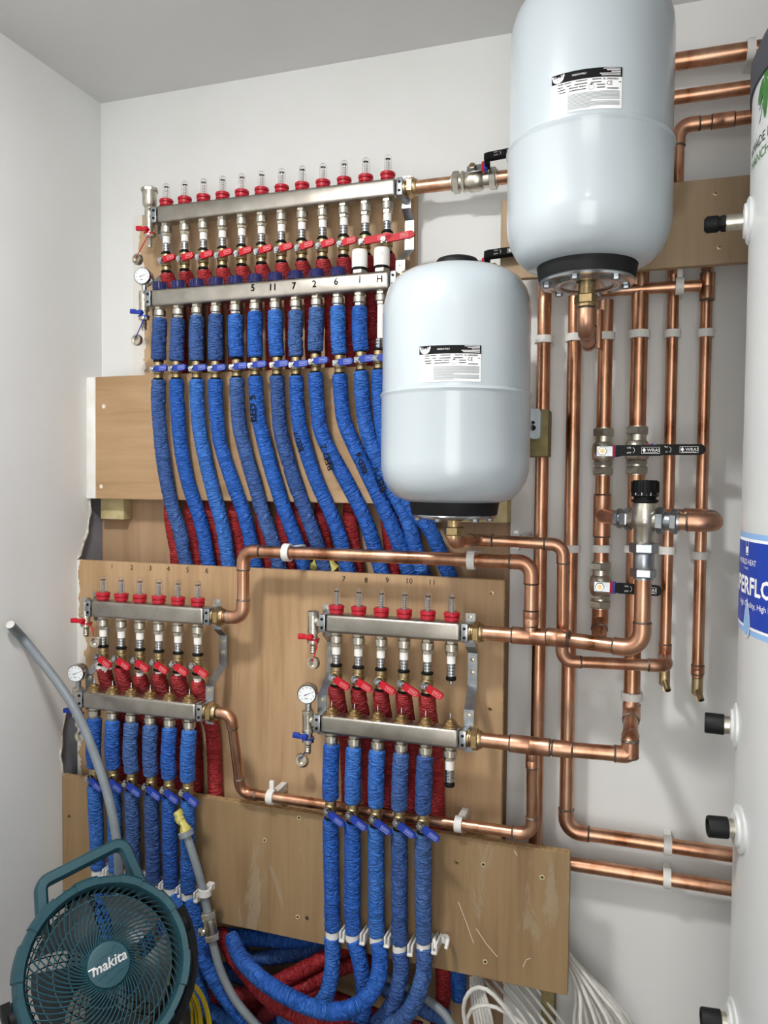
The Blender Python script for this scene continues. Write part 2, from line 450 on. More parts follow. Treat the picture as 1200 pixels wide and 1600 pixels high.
for (px, py, rr) in ((162, 635, .006), (158, 760, .006)):
    p = P(px, py, .0592); mb = MB(); mb.lathe([(rr, -.001), (rr * .8, .0004)], 14, frame(p, (0, -1, 0))); mb.build('filled_screw_hole', MT['filler'], bB)
board('plywood_sheet', 'plywood sheet set back in the cut-out under the middle board', (-0.012, 0.015, 0.0), (XC, 0.033, zB + 0.03), MT['ply_c'])
zD = (P(130, 876.5, .10).z + P(780, 905, .10).z) / 2
XD = P(787, 1000, .10).x
bD = board('plywood_board', 'large plywood board carrying the two shorter manifolds, numbered along its top', (0.001, -0.10, 0.35), (XD, -0.082, zD), MT['ply_d'], holes=((768, 927, 's'), (766, 1107, 's')))
mb = MB(); mb.box((XD, -0.099, 0.35), (XD + 0.0008, -0.083, zD)); mb.build('edge', MT['ply_edge'], bD, smooth=False)
for s, px, py in (('1', 175, 885), ('2', 206, 887), ('3', 235, 888), ('4', 263, 889), ('5', 293, 891), ('6', 323, 892), ('7', 537, 905), ('8', 572, 907), ('9', 605, 907), ('10', 639, 908), ('11', 675, 910)):
    mb = MB(); text(mb, s, 0.017, flat(frame(P(px, py, .1007), (0, -1, 0)))); mb.build('marker_number', MT['black_print'], bD, smooth=False, fixn=False)
zE1 = (P(100, 1211, .155).z + P(876, 1334, .155).z) / 2; zE0 = P(885, 1556, .155).z
XE = P(889, 1440, .155).x
bE = board('plywood_board', 'dirty scratched plywood board low in front, behind the lower lever valves', (0.001, -0.155, zE0), (XE, -0.137, zE1), MT['ply_e'],
      holes=((467, 1278, 'h'), (413, 1313, 'h'), (714, 1347, 's'), (755, 1351, 'h'), (847, 1371, 'h'), (465, 1433, 'h'), (758, 1503, 'h'), (108, 1275, 's'), (480, 1434, 's')))
mb = MB(); mb.box((0.002, -0.1545, zE1), (XE, -0.1375, zE1 + 0.0008)); mb.build('edge', MT['ply_edge'], bE, smooth=False)
mb = MB()
for pp in (((716, 1409), (728, 1440), (740, 1474)), ((744, 1451), (760, 1475), (777, 1495)), ((817, 1511), (822, 1500), (829, 1497)), ((803, 1329), (806, 1333), (808, 1337))):
    mb.tube([P(x, y, .1552) for x, y in pp], 0.0006, 4)
mb.build('scratch', MT['filler'], bE)
# board behind the upper tank
fL = P(783, 315, .12); fR = P(1185, 280, .12)
bF = board('plywood_board', 'shaded plywood board behind the upper white tank', (fL.x, -0.12, (P(1165, 405, .12).z + P(1050, 415, .12).z) / 2 - 0.004), (1.75, -0.102, (P(1160, 272, .12).z + fL.z) / 2), MT['ply_f'], holes=((1118, 302, 's'), (1124, 386, 's')))
# timber pieces
def timber(label, lo, hi, mat='timber', cat='timber block'):
    mb = MB(); mb.rbox(lo, hi, 0.002, 2); o = mb.build('timber_block', MT[mat]); tag(o, label, cat); return o
p0 = P(157, 800, .02); p1 = P(193, 812, .02)
timber('pale timber batten end under the left end of the middle board', (p0.x, -0.02, p1.z), (p1.x, 0.015, zB + 0.025))
p0 = P(740, 816, .05); p1 = P(793, 778, .05)
timber('pale timber block at the wall below the lower white tank', (p0.x - .05, -0.05, p0.z), (p1.x, 0.0, p1.z + .02))
p0 = P(780, 713, .135); p1 = P(857, 639, .135)
timber('olive timber packer behind the hanging lug of the lower tank', (p0.x, -0.135, p0.z), (p1.x, -0.075, p1.z), 'olive_timber')
p0 = P(835, 1700, .09)
timber('rough timber stud behind the white cables under the lowest board', (P(846, 1590, .06).x, -0.07, 0.0), (P(866, 1590, .06).x, -0.02, 0.27), 'olive_timber', 'timber stud')

# ================================================================== PIPE PIECES
def crease(seed, depth=0.0011, k2=75.0, k1=1.1, w=0.13, wob=0.0008):
    sv = Vector((seed * 3.17, seed * 1.31, seed * 7.7))
    def f(an, d):
        c, s = math.cos(an), math.sin(an)
        n = noise.noise(sv + Vector((c * k1, s * k1, d * k2))) ; m = noise.noise(sv + Vector((c * .8 + 9, s * .8, d * 26)))
        e = max(0.0, 1 - abs(n) / w) * (0.35 + max(0.0, m + 0.45))
        return -depth * e + wob * noise.noise(sv + Vector((c, s, d * 12 + 50)))
    return f
_seed = [0]
FR = 0.0172
def sleeve(name, pts, parent, mat='blue_foam', r=FR, step=0.0026, worn=None, n=22):
    _seed[0] += 1; q = _seed[0]
    pts = catmull(pts, step) if len(pts) > 2 else [Vector(pts[0]).lerp(Vector(pts[1]), i / max(2, int((Vector(pts[1]) - Vector(pts[0])).length / step))) for i in range(max(2, int((Vector(pts[1]) - Vector(pts[0])).length / step)) + 1)]
    worn = (q * 37 % 10) / 10 if worn is None else worn
    L = len(pts); rr = [r] * L
    rr[0] = r * .86; rr[-1] = r * .86
    if L > 4: rr[1] = r * .97; rr[-2] = r * .97
    mb = MB(); mb.tube(pts, rr, n, disp=crease(q, 0.0016 + 0.0018 * worn, 100 - 45 * worn, 1.0 + .5 * worn, 0.16 + .06 * worn, 0.0008 + 0.0008 * worn))
    return mb.build(name, MT[mat], parent, angle=80, fixn=False)
def lagged(label, segs, group, mat='blue_foam', core='white_plastic', name='insulated_pipe', **kw):
    """one pipe in foam: segs is a list of point lists, each a length of foam; the bare pipe runs through all"""
    Rt = thing(name, label, 'pipe', segs[0][0], group)
    for s in segs: sleeve('foam_sleeve', s, Rt, mat, **kw)
    pts = [p for s in segs for p in s]
    a = Vector(pts[0]) + (Vector(pts[0]) - Vector(pts[1])).normalized() * 0.008
    mb = MB(); mb.tube(catmull([a] + [Vector(p) for p in pts], 0.012), 0.0085, 10); mb.build('inner_pipe', MT[core], Rt)
    return Rt

def copper_run(label, pts, r, R=None, sleeves=(), group=None, ends=(0, 0), mat='copper', elbows=True, name='copper_pipe'):
    pts = [Vector(p) for p in pts]; R = R or r * 2.3
    Rt = thing(name, label, 'pipe', pts[0], group)
    path, arcs = fillet(pts, R)
    mb = MB(); mb.tube(path, r, 18); mb.build('tube', MT[mat], Rt)
    for ac in arcs:
        if not ac or not elbows: continue
        arc, a, b = ac; e = 0.45 * r
        q = [arc[0] + a * (r * 1.0 + .002), arc[0] + a * e] + arc + [arc[-1] + b * e, arc[-1] + b * (r * 1.0 + .002)]
        mb = MB(); mb.tube(q, r * 1.12, 18); el = mb.build('elbow', MT['copper_fit'], Rt)
        for c, d in ((q[0], a), (q[-1], b)):
            mb = MB(); mb.lathe([(r * 1.13, -.0016), (r * 1.16, 0), (r * 1.03, .0022)], 18, frame(c, d, (.3, .9, .4))); mb.build('solder_ring', MT['solder'], el)
    for (c, d, L) in sleeves: coupling(Rt, c, d, L, r)
    return Rt
def coupling(Rt, c, d, L, r, name='coupling', k=1.13):
    M = frame(c, d, (.3, .9, .4))
    mb = MB(); mb.lathe([(r*1.02, -L/2), (r*k, -L/2+.0015), (r*k, -.0015), (r*(k-.05), 0), (r*k, .0015), (r*k, L/2-.0015), (r*1.02, L/2)], 18, M)
    cp = mb.build(name, MT['copper_fit'], Rt)
    for s in (-1, 1):
        mb = MB(); mb.lathe([(r*1.12, -.001), (r*1.15, 0), (r*1.02, .0016)], 18, frame(M @ Vector((0, 0, s*L/2)), M.to_3x3() @ Vector((0, 0, s)), (.3, .9, .4))); mb.build('solder_ring', MT['solder'], cp)
    return cp

# ---- pipe clips
def clip(label, p, axis, r, wall_o, group='white pipe clips', tail=0.0):
    """plastic clip round a pipe at p whose axis is 'Z' or 'X', its foot reaching back to wall_o"""
    Rt = thing('pipe_clip', label, 'clip', p, group); p = Vector(p)
    M = frame(p, (0, 0, 1) if axis == 'Z' else (1, 0, 0), (1, 0, 0) if axis == 'Z' else (0, 0, 1))
    back = (-p.y) - wall_o; W = 0.0075
    a0 = 0.15; q = []
    # C shaped band, open to the front for hooked clips, closed here
    mb = MB(); mb.ring([(r + .0006, -W), (r + .0050, -W), (r + .0050, W), (r + .0006, W)], 24, M); mb.build('band', MT['clip_white'], Rt)
    mb = MB()
    y = 1 if axis == 'Z' else -1
    b0, b1 = sorted((y * (r + .002), y * back))
    mb.rbox((-r * .8, b0, -W), (r * .8, b1, W), 0.0015, 1, M); mb.build('foot', MT['clip_white'], Rt)
    if tail:
        mb = MB(); mb.rbox((r * .5, -.006, -W * .7), (r + tail, .001, W * .7), .001, 1, M); mb.build('strap_tail', MT['clip_white'], Rt)
    return Rt

# ---- hex nut + lathe helpers (local Z axis)
def hexnut(mb, r, z0, z1, M=None):
    c = (z1 - z0) * .12
    return mb.lathe([(r * .9, z0), (r, z0 + c), (r, z1 - c), (r * .9, z1)], 6, M)

# ---- small lever valve, local: axis Z through origin, lever to the front (-Y) and along +X
def lever_shape(mb, x0, x1, h, y0, y1, M, n=6):
    poly = [(x0, -h * .42), (x0 + .006, -h * .5)]
    for k in range(n + 1):
        an = -math.pi / 2 + math.pi * k / n; poly.append((x1 - h / 2 + h / 2 * math.cos(an), h / 2 * math.sin(an)))
    poly += [(x0 + .006, h * .5), (x0, h * .42)]
    return mb.prism(poly, y0, y1, M)
def mini_valve(color, pr, tilt, length=0.040):
    Rt = thing('ball_valve', 'x', 'valve')
    mb = MB(); mb.lathe([(.0085, .0195), (.0115, .0185), (.0115, .010), (.0098, .009), (.0125, .006), (.0125, -.008), (.0098, -.010), (.0108, -.011), (.0108, -.018), (.009, -.0195)], 18)
    mb.build('body', MT['dull_brass'], Rt)
    for z in (-.021, .0212):
        mb = MB(); mb.lathe([(.0100, z - .0035), (.0128, z - .001), (.0128, z + .001), (.0100, z + .0035)], 16); mb.build('collar', MT['black_plastic'], Rt)
    mb = MB(); M = frame((0, -.012, 0), (0, -1, 0)); mb.lathe([(.0065, -.004), (.0065, .008)], 14, M); hexnut(mb, .006, .012, .017, M); mb.lathe([(.0028, .017), (.0028, .020)], 10, M)
    mb.build('stem', MT['chrome'], Rt)
    Mt = frame((0, -.0215, 0), (0, -1, 0), (math.cos(tilt), 0, math.sin(tilt)))
    mb = MB(); lever_shape(mb, -.0075, .016, .0125, -.0012, .0012, Mt); tg = mb.build('lever_plate', MT['chrome'], Rt)
    mb = MB(); lever_shape(mb, .006, .006 + length, .0145, -.003, .0032, Mt); h = mb.build('lever_grip', MT[color], Rt)
    mb = MB(); fn = flat(Mt @ T(.006 + length * .64, 0, .0035)); text(mb, 'WRAS', .0046, fn); 
    for (x0, x1, y0, y1) in ((-.0085, .0085, -.0045, -.0040), (-.0085, .0085, .0036, .0041), (-.0085, -.008, -.0045, .0041), (.008, .0085, -.0045, .0041)): quad(mb, x0, x1, y0, y1, fn)
    mb.build('print', MT[pr], h, smooth=False, fixn=False)
    return Rt
def place(proto, used, loc, label, group, rz=0.0):
    o = proto if not used[0] else copy_tree(proto)
    used[0] = True
    o.location = loc; o.rotation_euler = (0, 0, rz); o['label'] = label; o['group'] = group
    return o

# ================================================================== MANIFOLDS
def manifold(nm, label, n, pxU, pxL, oU, oL, portU, portL, top, n_meter, copper_o=None, flat_air=False):
    """pxU/pxL: ((left x, centre y),(right x, centre y)) of the bar fronts; portU/portL: first and last port px"""
    h = 0.0195; d = 0.019
    def bar(px, o):
        a = P(px[0][0], px[0][1], o + d); b = P(px[1][0], px[1][1], o + d); return a.x, b.x, (a.z + b.z) / 2
    x0u, x1u, zu = bar(pxU, oU); x0l, x1l, zl = bar(pxL, oL)
    Rt = thing('heating_manifold', label, 'manifold', ((x0u + x1u) / 2, 0, zl), None)
    for (x0, x1, z, o) in ((x0u, x1u, zu, oU), (x0l, x1l, zl, oL)):
        mb = MB(); mb.rbox((x0, -o - d, z - h), (x1, -o + d, z + h), 0.007, 4); mb.build('bar', MT['steel'], Rt)
    XU = [P(portU[0][0], portU[0][1], oU).x + (P(portU[1][0], portU[1][1], oU).x - P(portU[0][0], portU[0][1], oU).x) * i / (n - 1) for i in range(n)]
    XL = [P(portL[0][0], portL[0][1], oL).x + (P(portL[1][0], portL[1][1], oL).x - P(portL[0][0], portL[0][1], oL).x) * i / (n - 1) for i in range(n)]
    # flow meters with red caps
    first = None
    for i in range(n):
        M = T(XU[i], -oU, zu + h) @ Matrix.Rotation(i * .7, 4, 'Z')
        M.translation -= rootloc(Rt)
        if first is None:
            mb = MB()
            prof = [(.0125, -.001), (.0125, .002), (.0152, .003), (.0155, .009), (.0125, .0098), (.0125, .0105), (.0158, .0113), (.0158, .0165), (.0145, .018), (.0095, .018)]
            mb.lathe(prof, 24); 
            for k in range(12):
                an = 2 * math.pi * k / 12; mb.box((-.0007, .0148, .0115), (.0007, .0164, .0168), Matrix.Rotation(an, 4, 'Z'))
            cap = mb.build('flow_meter', MT['red_cap']); cap.parent = Rt; cap.matrix_local = M
            mb = MB(); mb.lathe([(.0085, .018), (.0080, .046), (.0072, .052), (.0045, .0555), (.001, .056)], 18); s = mb.build('sight_tube', MT['clear_plastic']); s.parent = cap
            mb = MB(); mb.lathe([(.0032, .018), (.0032, .042), (.0012, .043), (.0012, .050)], 8); s = mb.build('flow_rod', MT['white_plastic'] if top == 'cap' else MT['grey_print']); s.parent = cap
            mb = MB()
            for k in range(6): mb.lathe([(.0036, .021 + k * .0036), (.0036, .0218 + k * .0036)], 8)
            mb.lathe([(.005, .046), (.005, .0476)], 10)
            s = mb.build('scale_marks', MT['black_print']); s.parent = cap
            first = cap
        else: inst(first, Rt, M)
    # outlets of the flow bar: nut, white sleeve, ribbed tail
    first = None
    for i in range(n):
        M = T(XU[i], -oU, zu - h) ; M.translation -= rootloc(Rt)
        if first is None:
            mb = MB(); hexnut(mb, .0125, -.006, .001); mb.lathe([(.0118, -.022), (.0132, -.0205), (.0132, -.0075), (.0118, -.006)], 20); hexnut(mb, .0118, -.030, -.022)
            nt = mb.build('union_nut', MT['nickel']); nt.parent = Rt; nt.matrix_local = M
            mb = MB(); mb.lathe([(.0088, -.046), (.0088, -.030)], 16); s = mb.build('white_sleeve', MT['white_plastic']); s.parent = nt
            mb = MB(); pr = []
            for k in range(4): pr += [(.0076, -.0475 - k * .0062), (.0092, -.049 - k * .0062), (.0092, -.052 - k * .0062), (.0076, -.0532 - k * .0062)]
            mb.lathe([(.0085, -.046)] + pr + [(.0085, -.0715)], 16); s = mb.build('ribbed_tail', MT['chrome']); s.parent = nt
            first = nt
        else: inst(first, Rt, M)
    # outlets of the return bar
    first = None
    for i in range(n):
        M = T(XL[i], -oL, zl - h); M.translation -= rootloc(Rt)
        if first is None:
            mb = MB(); hexnut(mb, .0125, -.006, .001); mb.lathe([(.0118, -.021), (.0135, -.0195), (.0135, -.0075), (.0118, -.006)], 20); hexnut(mb, .0115, -.0275, -.021)
            nt = mb.build('union_nut', MT['nickel']); nt.parent = Rt; nt.matrix_local = M; first = nt
        else: inst(first, Rt, M)
    # tops of the return bar
    first = None
    for i in range(n):
        M = T(XL[i], -oL, zl + h); M.translation -= rootloc(Rt)
        if top == 'cap':
            if i >= n - 2:
                mb = MB(); B = T(XL[i], -oL, zl + h)
                mb.lathe([(.0165, .014), (.0172, .016), (.0172, .048), (.0155, .052), (.010, .053)], 28, B); ac = mb.build('valve_actuator', MT['white_plastic'], Rt)
                mb = MB(); mb.lathe([(.0158, .009), (.0165, .010), (.0165, .014)], 28, B); mb.build('black_ring', MT['black_plastic'], ac)
                mb = MB(); hexnut(mb, .0175, 0, .009, B); mb.build('adapter_nut', MT['nickel'], ac)
                def on_act(x, y, B=B): an = x / .0174; return B @ Vector((.01745 * math.sin(an), -.01745 * math.cos(an), .036 + y))
                mb = MB()
                for (a0, a1, b0, b1) in ((-.007, .007, -.0030, -.0024), (-.007, .007, .0024, .003), (-.0075, -.0069, -.0025, .0025), (.0069, .0075, -.0025, .0025)): quad(mb, a0, a1, b0, b1, on_act, 4)
                mb.build('print', MT['grey_print'], ac, smooth=False, fixn=False)
            elif first is None:
                mb = MB(); mb.lathe([(.0165, 0), (.0172, .002), (.0165, .0035), (.0160, .016), (.0140, .0185), (.012, .0175), (.006, .0175)], 28)
                for k in range(14): mb.box((-.0008, .0158, .004), (.0008, .0170, .0165), Matrix.Rotation(2 * math.pi * k / 14, 4, 'Z'))
                c = mb.build('protective_cap', MT['blue_cap']); c.parent = Rt; c.matrix_local = M; first = c
            else: inst(first, Rt, M)
        elif first is None:
            mb = MB(); mb.lathe([(.0165, -.001), (.0165, .002), (.013, .004), (.013, .0065)], 24); hexnut(mb, .0125, .0055, .011); mb.lathe([(.0075, .011), (.0075, .014), (.004, .015)], 14)
            c = mb.build('valve_insert', MT['brass']); c.parent = Rt; c.matrix_local = M
            mb = MB(); mb.lathe([(.0014, .014), (.0014, .0255), (.0007, .0265)], 8); s = mb.build('pin', MT['chrome']); s.parent = c
            first = c
        else: inst(first, Rt, M)
    # end clamps and side straps
    for (xe, xl, side) in ((x0u, x0l, -1), (x1u, x1l, 1)):
        cu = []
        for (x, z, o) in ((xe, zu, oU), (xl, zl, oL)):
            mb = MB(); xa, xb = sorted((x + side * .001, x + side * .015))
            mb.rbox((xa, -o - d + .001, z - .0185), (xb, -o + d + .004, z + .0185), .002, 2)
            c = mb.build('end_clamp', MT['zinc'], Rt)
            mb = MB()
            for dz in (-.009, .009): mb.lathe([(.003, 0), (.003, .0012)], 10, frame(((xa + xb) / 2, -o - d + .0005, z + dz), (0, -1, 0)))
            mb.build('bolt_hole', MT['black_plastic'], c)
            mb = MB(); mb.lathe([(.017, -.001), (.017, .003)], 20, frame((x, -o, z), (side, 0, 0), (0, 1, 0))); mb.build('gasket', MT['black_plastic'], c)
        # strap: stands on the board, bends forward to each bar
        ob = oU - .055
        xs = xe + side * .012
        xs2 = xl + side * .012
        path = [(xs, oU - d - .003, zu + .034), (xs, oU - d - .003, zu - .024), (xs, oU - d - .004, zu - .034), (xs, ob + .006, zu - .052), (xs, ob + .006, zl + .085), (xs2, oL - d - .004, zl + .050), (xs2, oL - d - .003, zl + .036), (xs2, oL - d - .003, zl - .034)]
        wv = .010; th = .0022; vs = []; fs = []
        for (x, o, z) in path:
            vs += [(x - wv, -o - th, z), (x + wv, -o - th, z), (x + wv, -o, z), (x - wv, -o, z)]
        for j in range(len(path) - 1):
            for k in range(4): fs.append((4*j+k, 4*j+(k+1) % 4, 4*j+4+(k+1) % 4, 4*j+4+k))
        fs += [(0, 1, 2, 3), tuple(4*(len(path)-1)+k for k in range(4))]
        mb = MB(); mb.add(vs, fs); st = mb.build('side_bracket', MT['zinc'], Rt, smooth=False)
        for (x, o, z) in ((xs, oU - d - .003, zu + .027), (xs, ob + .006, zu - .065), (xs, ob + .006, (zu + zl) / 2 + .01), (xs2, oL - d - .003, zl + .04)):
            mb = MB(); M = frame((x, -o - th, z), (0, -1, 0)); mb.ring([(.0045, 0), (.0065, 0), (.0065, .0015), (.0045, .0015)], 14, M); mb.lathe([(.0045, 0), (.004, .0028), (.002, .0034)], 10, M); mb.build('screw', MT['nickel'], st)
    # brass unions at the right
    for (x, z, o) in ((x1u, zu, oU), (x1l, zl, oL)):
        mb = MB(); F = frame((x + .015, -o, z), (1, 0, 0), (0, 0, 1))
        mb.lathe([(.0165, -.002), (.0165, .004), (.0145, .005), (.0145, .008)], 20, F); hexnut(mb, .0225, .008, .021, F); mb.lathe([(.0185, .021), (.0185, .024), (.0165, .028)], 20, F)
        mb.build('brass_union', MT['brass'], Rt)
    return dict(root=Rt, XU=XU, XL=XL, zu=zu, zl=zl, oU=oU, oL=oL, x0u=x0u, x1u=x1u, x0l=x0l, x1l=x1l, h=h, d=d)

def gauge(parent, c, r=.0205, facing=(0.25, -1, 0.03), needle=0.4):
    """pressure gauge facing the room, centre c, on a short brass stem"""
    M = frame(c, facing, (0, 0, 1))
    mb = MB(); mb.lathe([(r * .93, -.026), (r, -.024), (r, -.002), (r * .9, .001), (r * .86, -.002)], 32, M)
    mb.lathe([(.0065, -.038), (.0065, -.018)], 14, frame((c[0], c[1] + .010, c[2]), (0, 0, 1)))
    g = mb.build('pressure_gauge', MT['chrome'], parent)
    mb = MB(); mb.lathe([(r * .87, -.004), (r * .87, -.0005)], 30, M); mb.build('dial', MT['gauge_face'], g)
    Mt = frame(c, facing, (1, 0, 0)); fn = flat(Mt, .0002)
    mb = MB()
    for k in range(9):
        an = math.radians(225 - k * 33.75); c0, s0 = math.cos(an), math.sin(an)
        mb.add([fn(c0*r*.78 - s0*.0004, s0*r*.78 + c0*.0004), fn(c0*r*.78 + s0*.0004, s0*r*.78 - c0*.0004), fn(c0*r*.6 + s0*.0004, s0*r*.6 - c0*.0004), fn(c0*r*.6 - s0*.0004, s0*r*.6 + c0*.0004)], [(0, 1, 2, 3)])
    cn, sn = math.cos(needle), math.sin(needle)
    mb.add([fn(-sn*.0009 - cn*r*.3, cn*.0009 - sn*r*.3), fn(sn*.0009 - cn*r*.3, -cn*.0009 - sn*r*.3), fn(cn*r*.7, sn*r*.7)], [(0, 1, 2)])
    text(mb, 'bar', r * .28, flat(Mt @ T(0, -r * .42, 0), .0002))
    mb.build('dial_print', MT['black_print'], g, smooth=False, fixn=False)
    return g
def drain(mf, upper, dx, color, lever_dir, cap_at, air=False, with_gauge=False, gz=.034, cap_face=(0.3, -1, .1), vent_low=True, lever_len=.026):
    """drain cock on the left end of a bar"""
    z = mf['zu'] if upper else mf['zl']; o = mf['oU'] if upper else mf['oL']; x = (mf['x0u'] if upper else mf['x0l']) - .015
    Rt = mf['root']; X = x - dx
    mb = MB(); hexnut(mb, .0145, 0, .008, frame((x + .001, -o, z), (-1, 0, 0), (0, 0, 1))); mb.lathe([(.0105, 0), (.0105, dx)], 16, frame((x, -o, z), (-1, 0, 0), (0, 1, 0)))
    V = T(X, -o, z)
    mb.lathe([(.0105, .022), (.012, .021), (.012, .004), (.0115, -.004), (.0115, -.018), (.0125, -.019), (.0125, -.025), (.0095, -.026), (.0095, -.036), (.0125, -.037), (.0125, -.046), (.008, -.047)], 18, V)
    hexnut(mb, .0132, .012, .021, V)
    dv = mb.build('drain_cock', MT['nickel'], Rt)
    pr = [(.006, -.047)]
    for k in range(4): pr += [(.0072, -.0495 - k * .005), (.0058, -.0525 - k * .005)]
    mb = MB(); mb.lathe(pr + [(.0055, -.070)], 14, V); mb.build('hose_tail', MT['nickel'], dv)
    # lever
    q = Vector((X, -o - .011, z - .031)); dirv = Vector(lever_dir).normalized()
    mb = MB(); mb.lathe([(.0055, -.004), (.0062, .006), (.005, .009)], 12, frame(q, (0, -1, 0)))
    Ml = frame(q + Vector((0, -.004, 0)), dirv, (0, -1, 0)); mb.rbox((-.004, -.0045, 0), (.004, .0045, lever_len), .0015, 2, Ml); mb.rbox((-.005, -.0035, lever_len * .45), (.005, .0065, lever_len), .0015, 2, Ml)
    mb.build('lever', MT[color], dv)
    # strap and screw cap
    ca = Vector(cap_at); s0 = Vector((X + .009, -o - .009, z - .038))
    mb = MB(); mb.tube(catmull([s0, s0.lerp(ca, .5) + Vector((.008, -.004, .012)), ca + Vector((.0, -.003, .004))], .004), .0013, 6)
    mb.ring([(.0122, -.002), (.0138, -.002), (.0138, .001), (.0122, .001)], 20, T(X, -o, z - .0375)); mb.build('strap', MT[color], dv)
    mb = MB(); Mc = frame(ca, cap_face, (0, 0, 1)); mb.ring([(.0095, -.008), (.0125, -.008), (.0125, .003), (.0095, .003)], 20, Mc); mb.lathe([(.0095, -.0075), (.0095, -.0045), (.004, -.003)], 16, Mc)
    for k in range(18): mb.box((-.0006, .0122, -.007), (.0006, .0132, .002), Mc @ Matrix.Rotation(2 * math.pi * k / 18, 4, 'Z'))
    mb.build('screw_cap', MT['nickel'], dv)
    if air:
        mb = MB(); mb.lathe([(.009, .020), (.0125, .024), (.0150, .027), (.0165, .031), (.0172, .056), (.0172, .060)], 26, V); mb.lathe([(.0205, .060), (.0205, .067), (.0185, .069), (.007, .069)], 8, V); mb.lathe([(.0045, .068), (.0045, .074), (.0025, .075)], 12, V @ T(.003, 0, 0)); mb.build('air_vent', MT['nickel'], dv)
    if with_gauge: gauge(dv, (X, -o - .008, z + .022 + gz))
    return dv

M1 = manifold('a', 'longest steel manifold at the top left with twelve red-capped flow meters', 12, ((244, 332), (618, 293)), ((235, 464), (608, 438)), 0.085, 0.105, ((260, 305), (606, 264)), ((250, 485), (596, 459)), 'cap', 12)
M2 = manifold('b', 'short steel manifold at the left end of the large plywood board', 6, ((141, 951), (317, 964)), ((128, 1094), (305, 1114)), 0.183, 0.215, ((161, 940), (309, 950)), ((147.5, 1117), (296, 1133)), 'insert', 6)
M3 = manifold('c', 'short steel manifold at the middle of the picture, under the numbers 7 to 11', 6, ((508, 976), (719, 988)), ((500, 1133), (716, 1156)), 0.183, 0.215, ((526, 952), (706, 968)), ((518, 1160), (703, 1185)), 'insert', 6)
# markings and stamps on the bars
for s, px, py in (('5', 395, 450), ('11', 426, 449), ('7', 459, 447), ('2', 491, 444), ('6', 525, 440), ('1', 562, 437), ('H', 593, 436)):
    mb = MB(); text(mb, s, .021, flat(frame(P(px, py, M1['oL'] + M1['d'] + .0009), (0, -1, 0))), bold=.0004); mb.build('marker_number', MT['black_print'], M1['root'], smooth=False, fixn=False)
for mf in (M1, M2, M3):
    for s, k in (('FLOW', 'u'), ('RETURN', 'l')):
        x = mf['x0' + k] + .022; z = mf['z' + k] - .010; o = (mf['oU'] if k == 'u' else mf['oL']) + mf['d'] + .0004
        mb = MB(); text(mb, s, .006, flat(frame((x, -o, z), (0, -1, 0)))); mb.build('stamp', MT['grey_print'], mf['root'], smooth=False, fixn=False)
drain(M1, True, .016, 'red_plastic', (-1, 0, .08), P(214, 405, .10), air=True, cap_face=(-.2, -1, 0))
drain(M1, False, .016, 'blue_plastic', (-1, 0, .1), P(213, 531, .11), with_gauge=True, cap_face=(0, -1, 0))
drain(M2, True, .012, 'red_plastic', (-1, -.2, .0), P(148, 1003, .205), cap_face=(.2, -1, 0))
drain(M2, False, .012, 'blue_plastic', (-1, 0, .0), P(126, 1150, .235), with_gauge=True, cap_face=(.2, -1, .2))
drain(M3, True, .020, 'red_plastic', (-1, -.3, .0), P(489, 1036, .205), cap_face=(-.2, -1, .1))
drain(M3, False, .020, 'blue_plastic', (-1, -.2, .1), P(471, 1188, .15), with_gauge=True, cap_face=(0, -1, .2))
# round hole in the big board below the drain
mb = MB(); mb.lathe([(.016, 0), (.016, .0008)], 24, frame(P(472, 1188, .1002), (0, -1, 0))); mb.build('drain_hole', MT['black_plastic'], bD)
# ================================================================== LOOP VALVES AND LAGGED PIPES
def zat(px, py, o): return P(px, py, o).z
where = {1: 'of the top manifold', 2: 'of the left short manifold', 3: 'of the middle short manifold'}

red_up = mini_valve('red_plastic', 'pale_print', math.radians(11), .033); ru = [False]
red_dn = mini_valve('red_plastic', 'pale_print', math.radians(-27), .037); rd = [False]
blue_up = mini_valve('blue_plastic', 'pale_blue_print', math.radians(4), .034); bu = [False]
blue_dn = mini_valve('blue_plastic', 'pale_blue_print', math.radians(-30), .039); bd = [False]
long_up = mini_valve('red_plastic', 'pale_print', math.radians(6), .062); lu = [False]
VB = 0.0715 + .0195          # from bar underside to valve centre
# --- manifold 1
i1 = {}
row2 = [[(247.5,598),(248,640),(254,707),(266,780),(282,832),(290,877)], [(276,598),(278,640),(282.5,695),(295,757),(315,820),(326,880)],
 [(307.5,598),(309,640),(316,695),(332.5,765),(347.5,820),(357.5,882)], [(337,598),(338,640),(345,695),(365,757),(385,815),(399,880)],
 [(370,598),(372,640),(377.5,682),(395,745),(412.5,807),(428,850),(436,885)], [(399,594),(402,635),(408,672),(427.5,745),(442,790),(461,840),(474,880)],
 [(433,594),(435,635),(440,680),(458.7,747),(488,827),(506,885)], [(462.7,592),(465,635),(471,680),(493,747),(525,821),(543,887)],
 [(493,592),(496,630),(504,680),(538.7,747),(571,813),(596,892)], [(530.7,590),(534,630),(541,667),(571,733),(603,800),(630,867),(638,893)],
 [(564,590),(567,630),(576,680),(603,747),(635,808),(656,880),(660,895)], [(592,590),(594,630),(600,680),(621,750),(644,795),(672,827),(700,893)]]
zv1 = [577, 576, 576, 576, 573.5, 571, 570, 570, 565, 567, 562, 560]
navy1 = {0: 1, 1: 1, 2: 1, 3: 1, 7: 1, 8: 1}
navy2 = {0: 1, 4: 1, 6: 1}
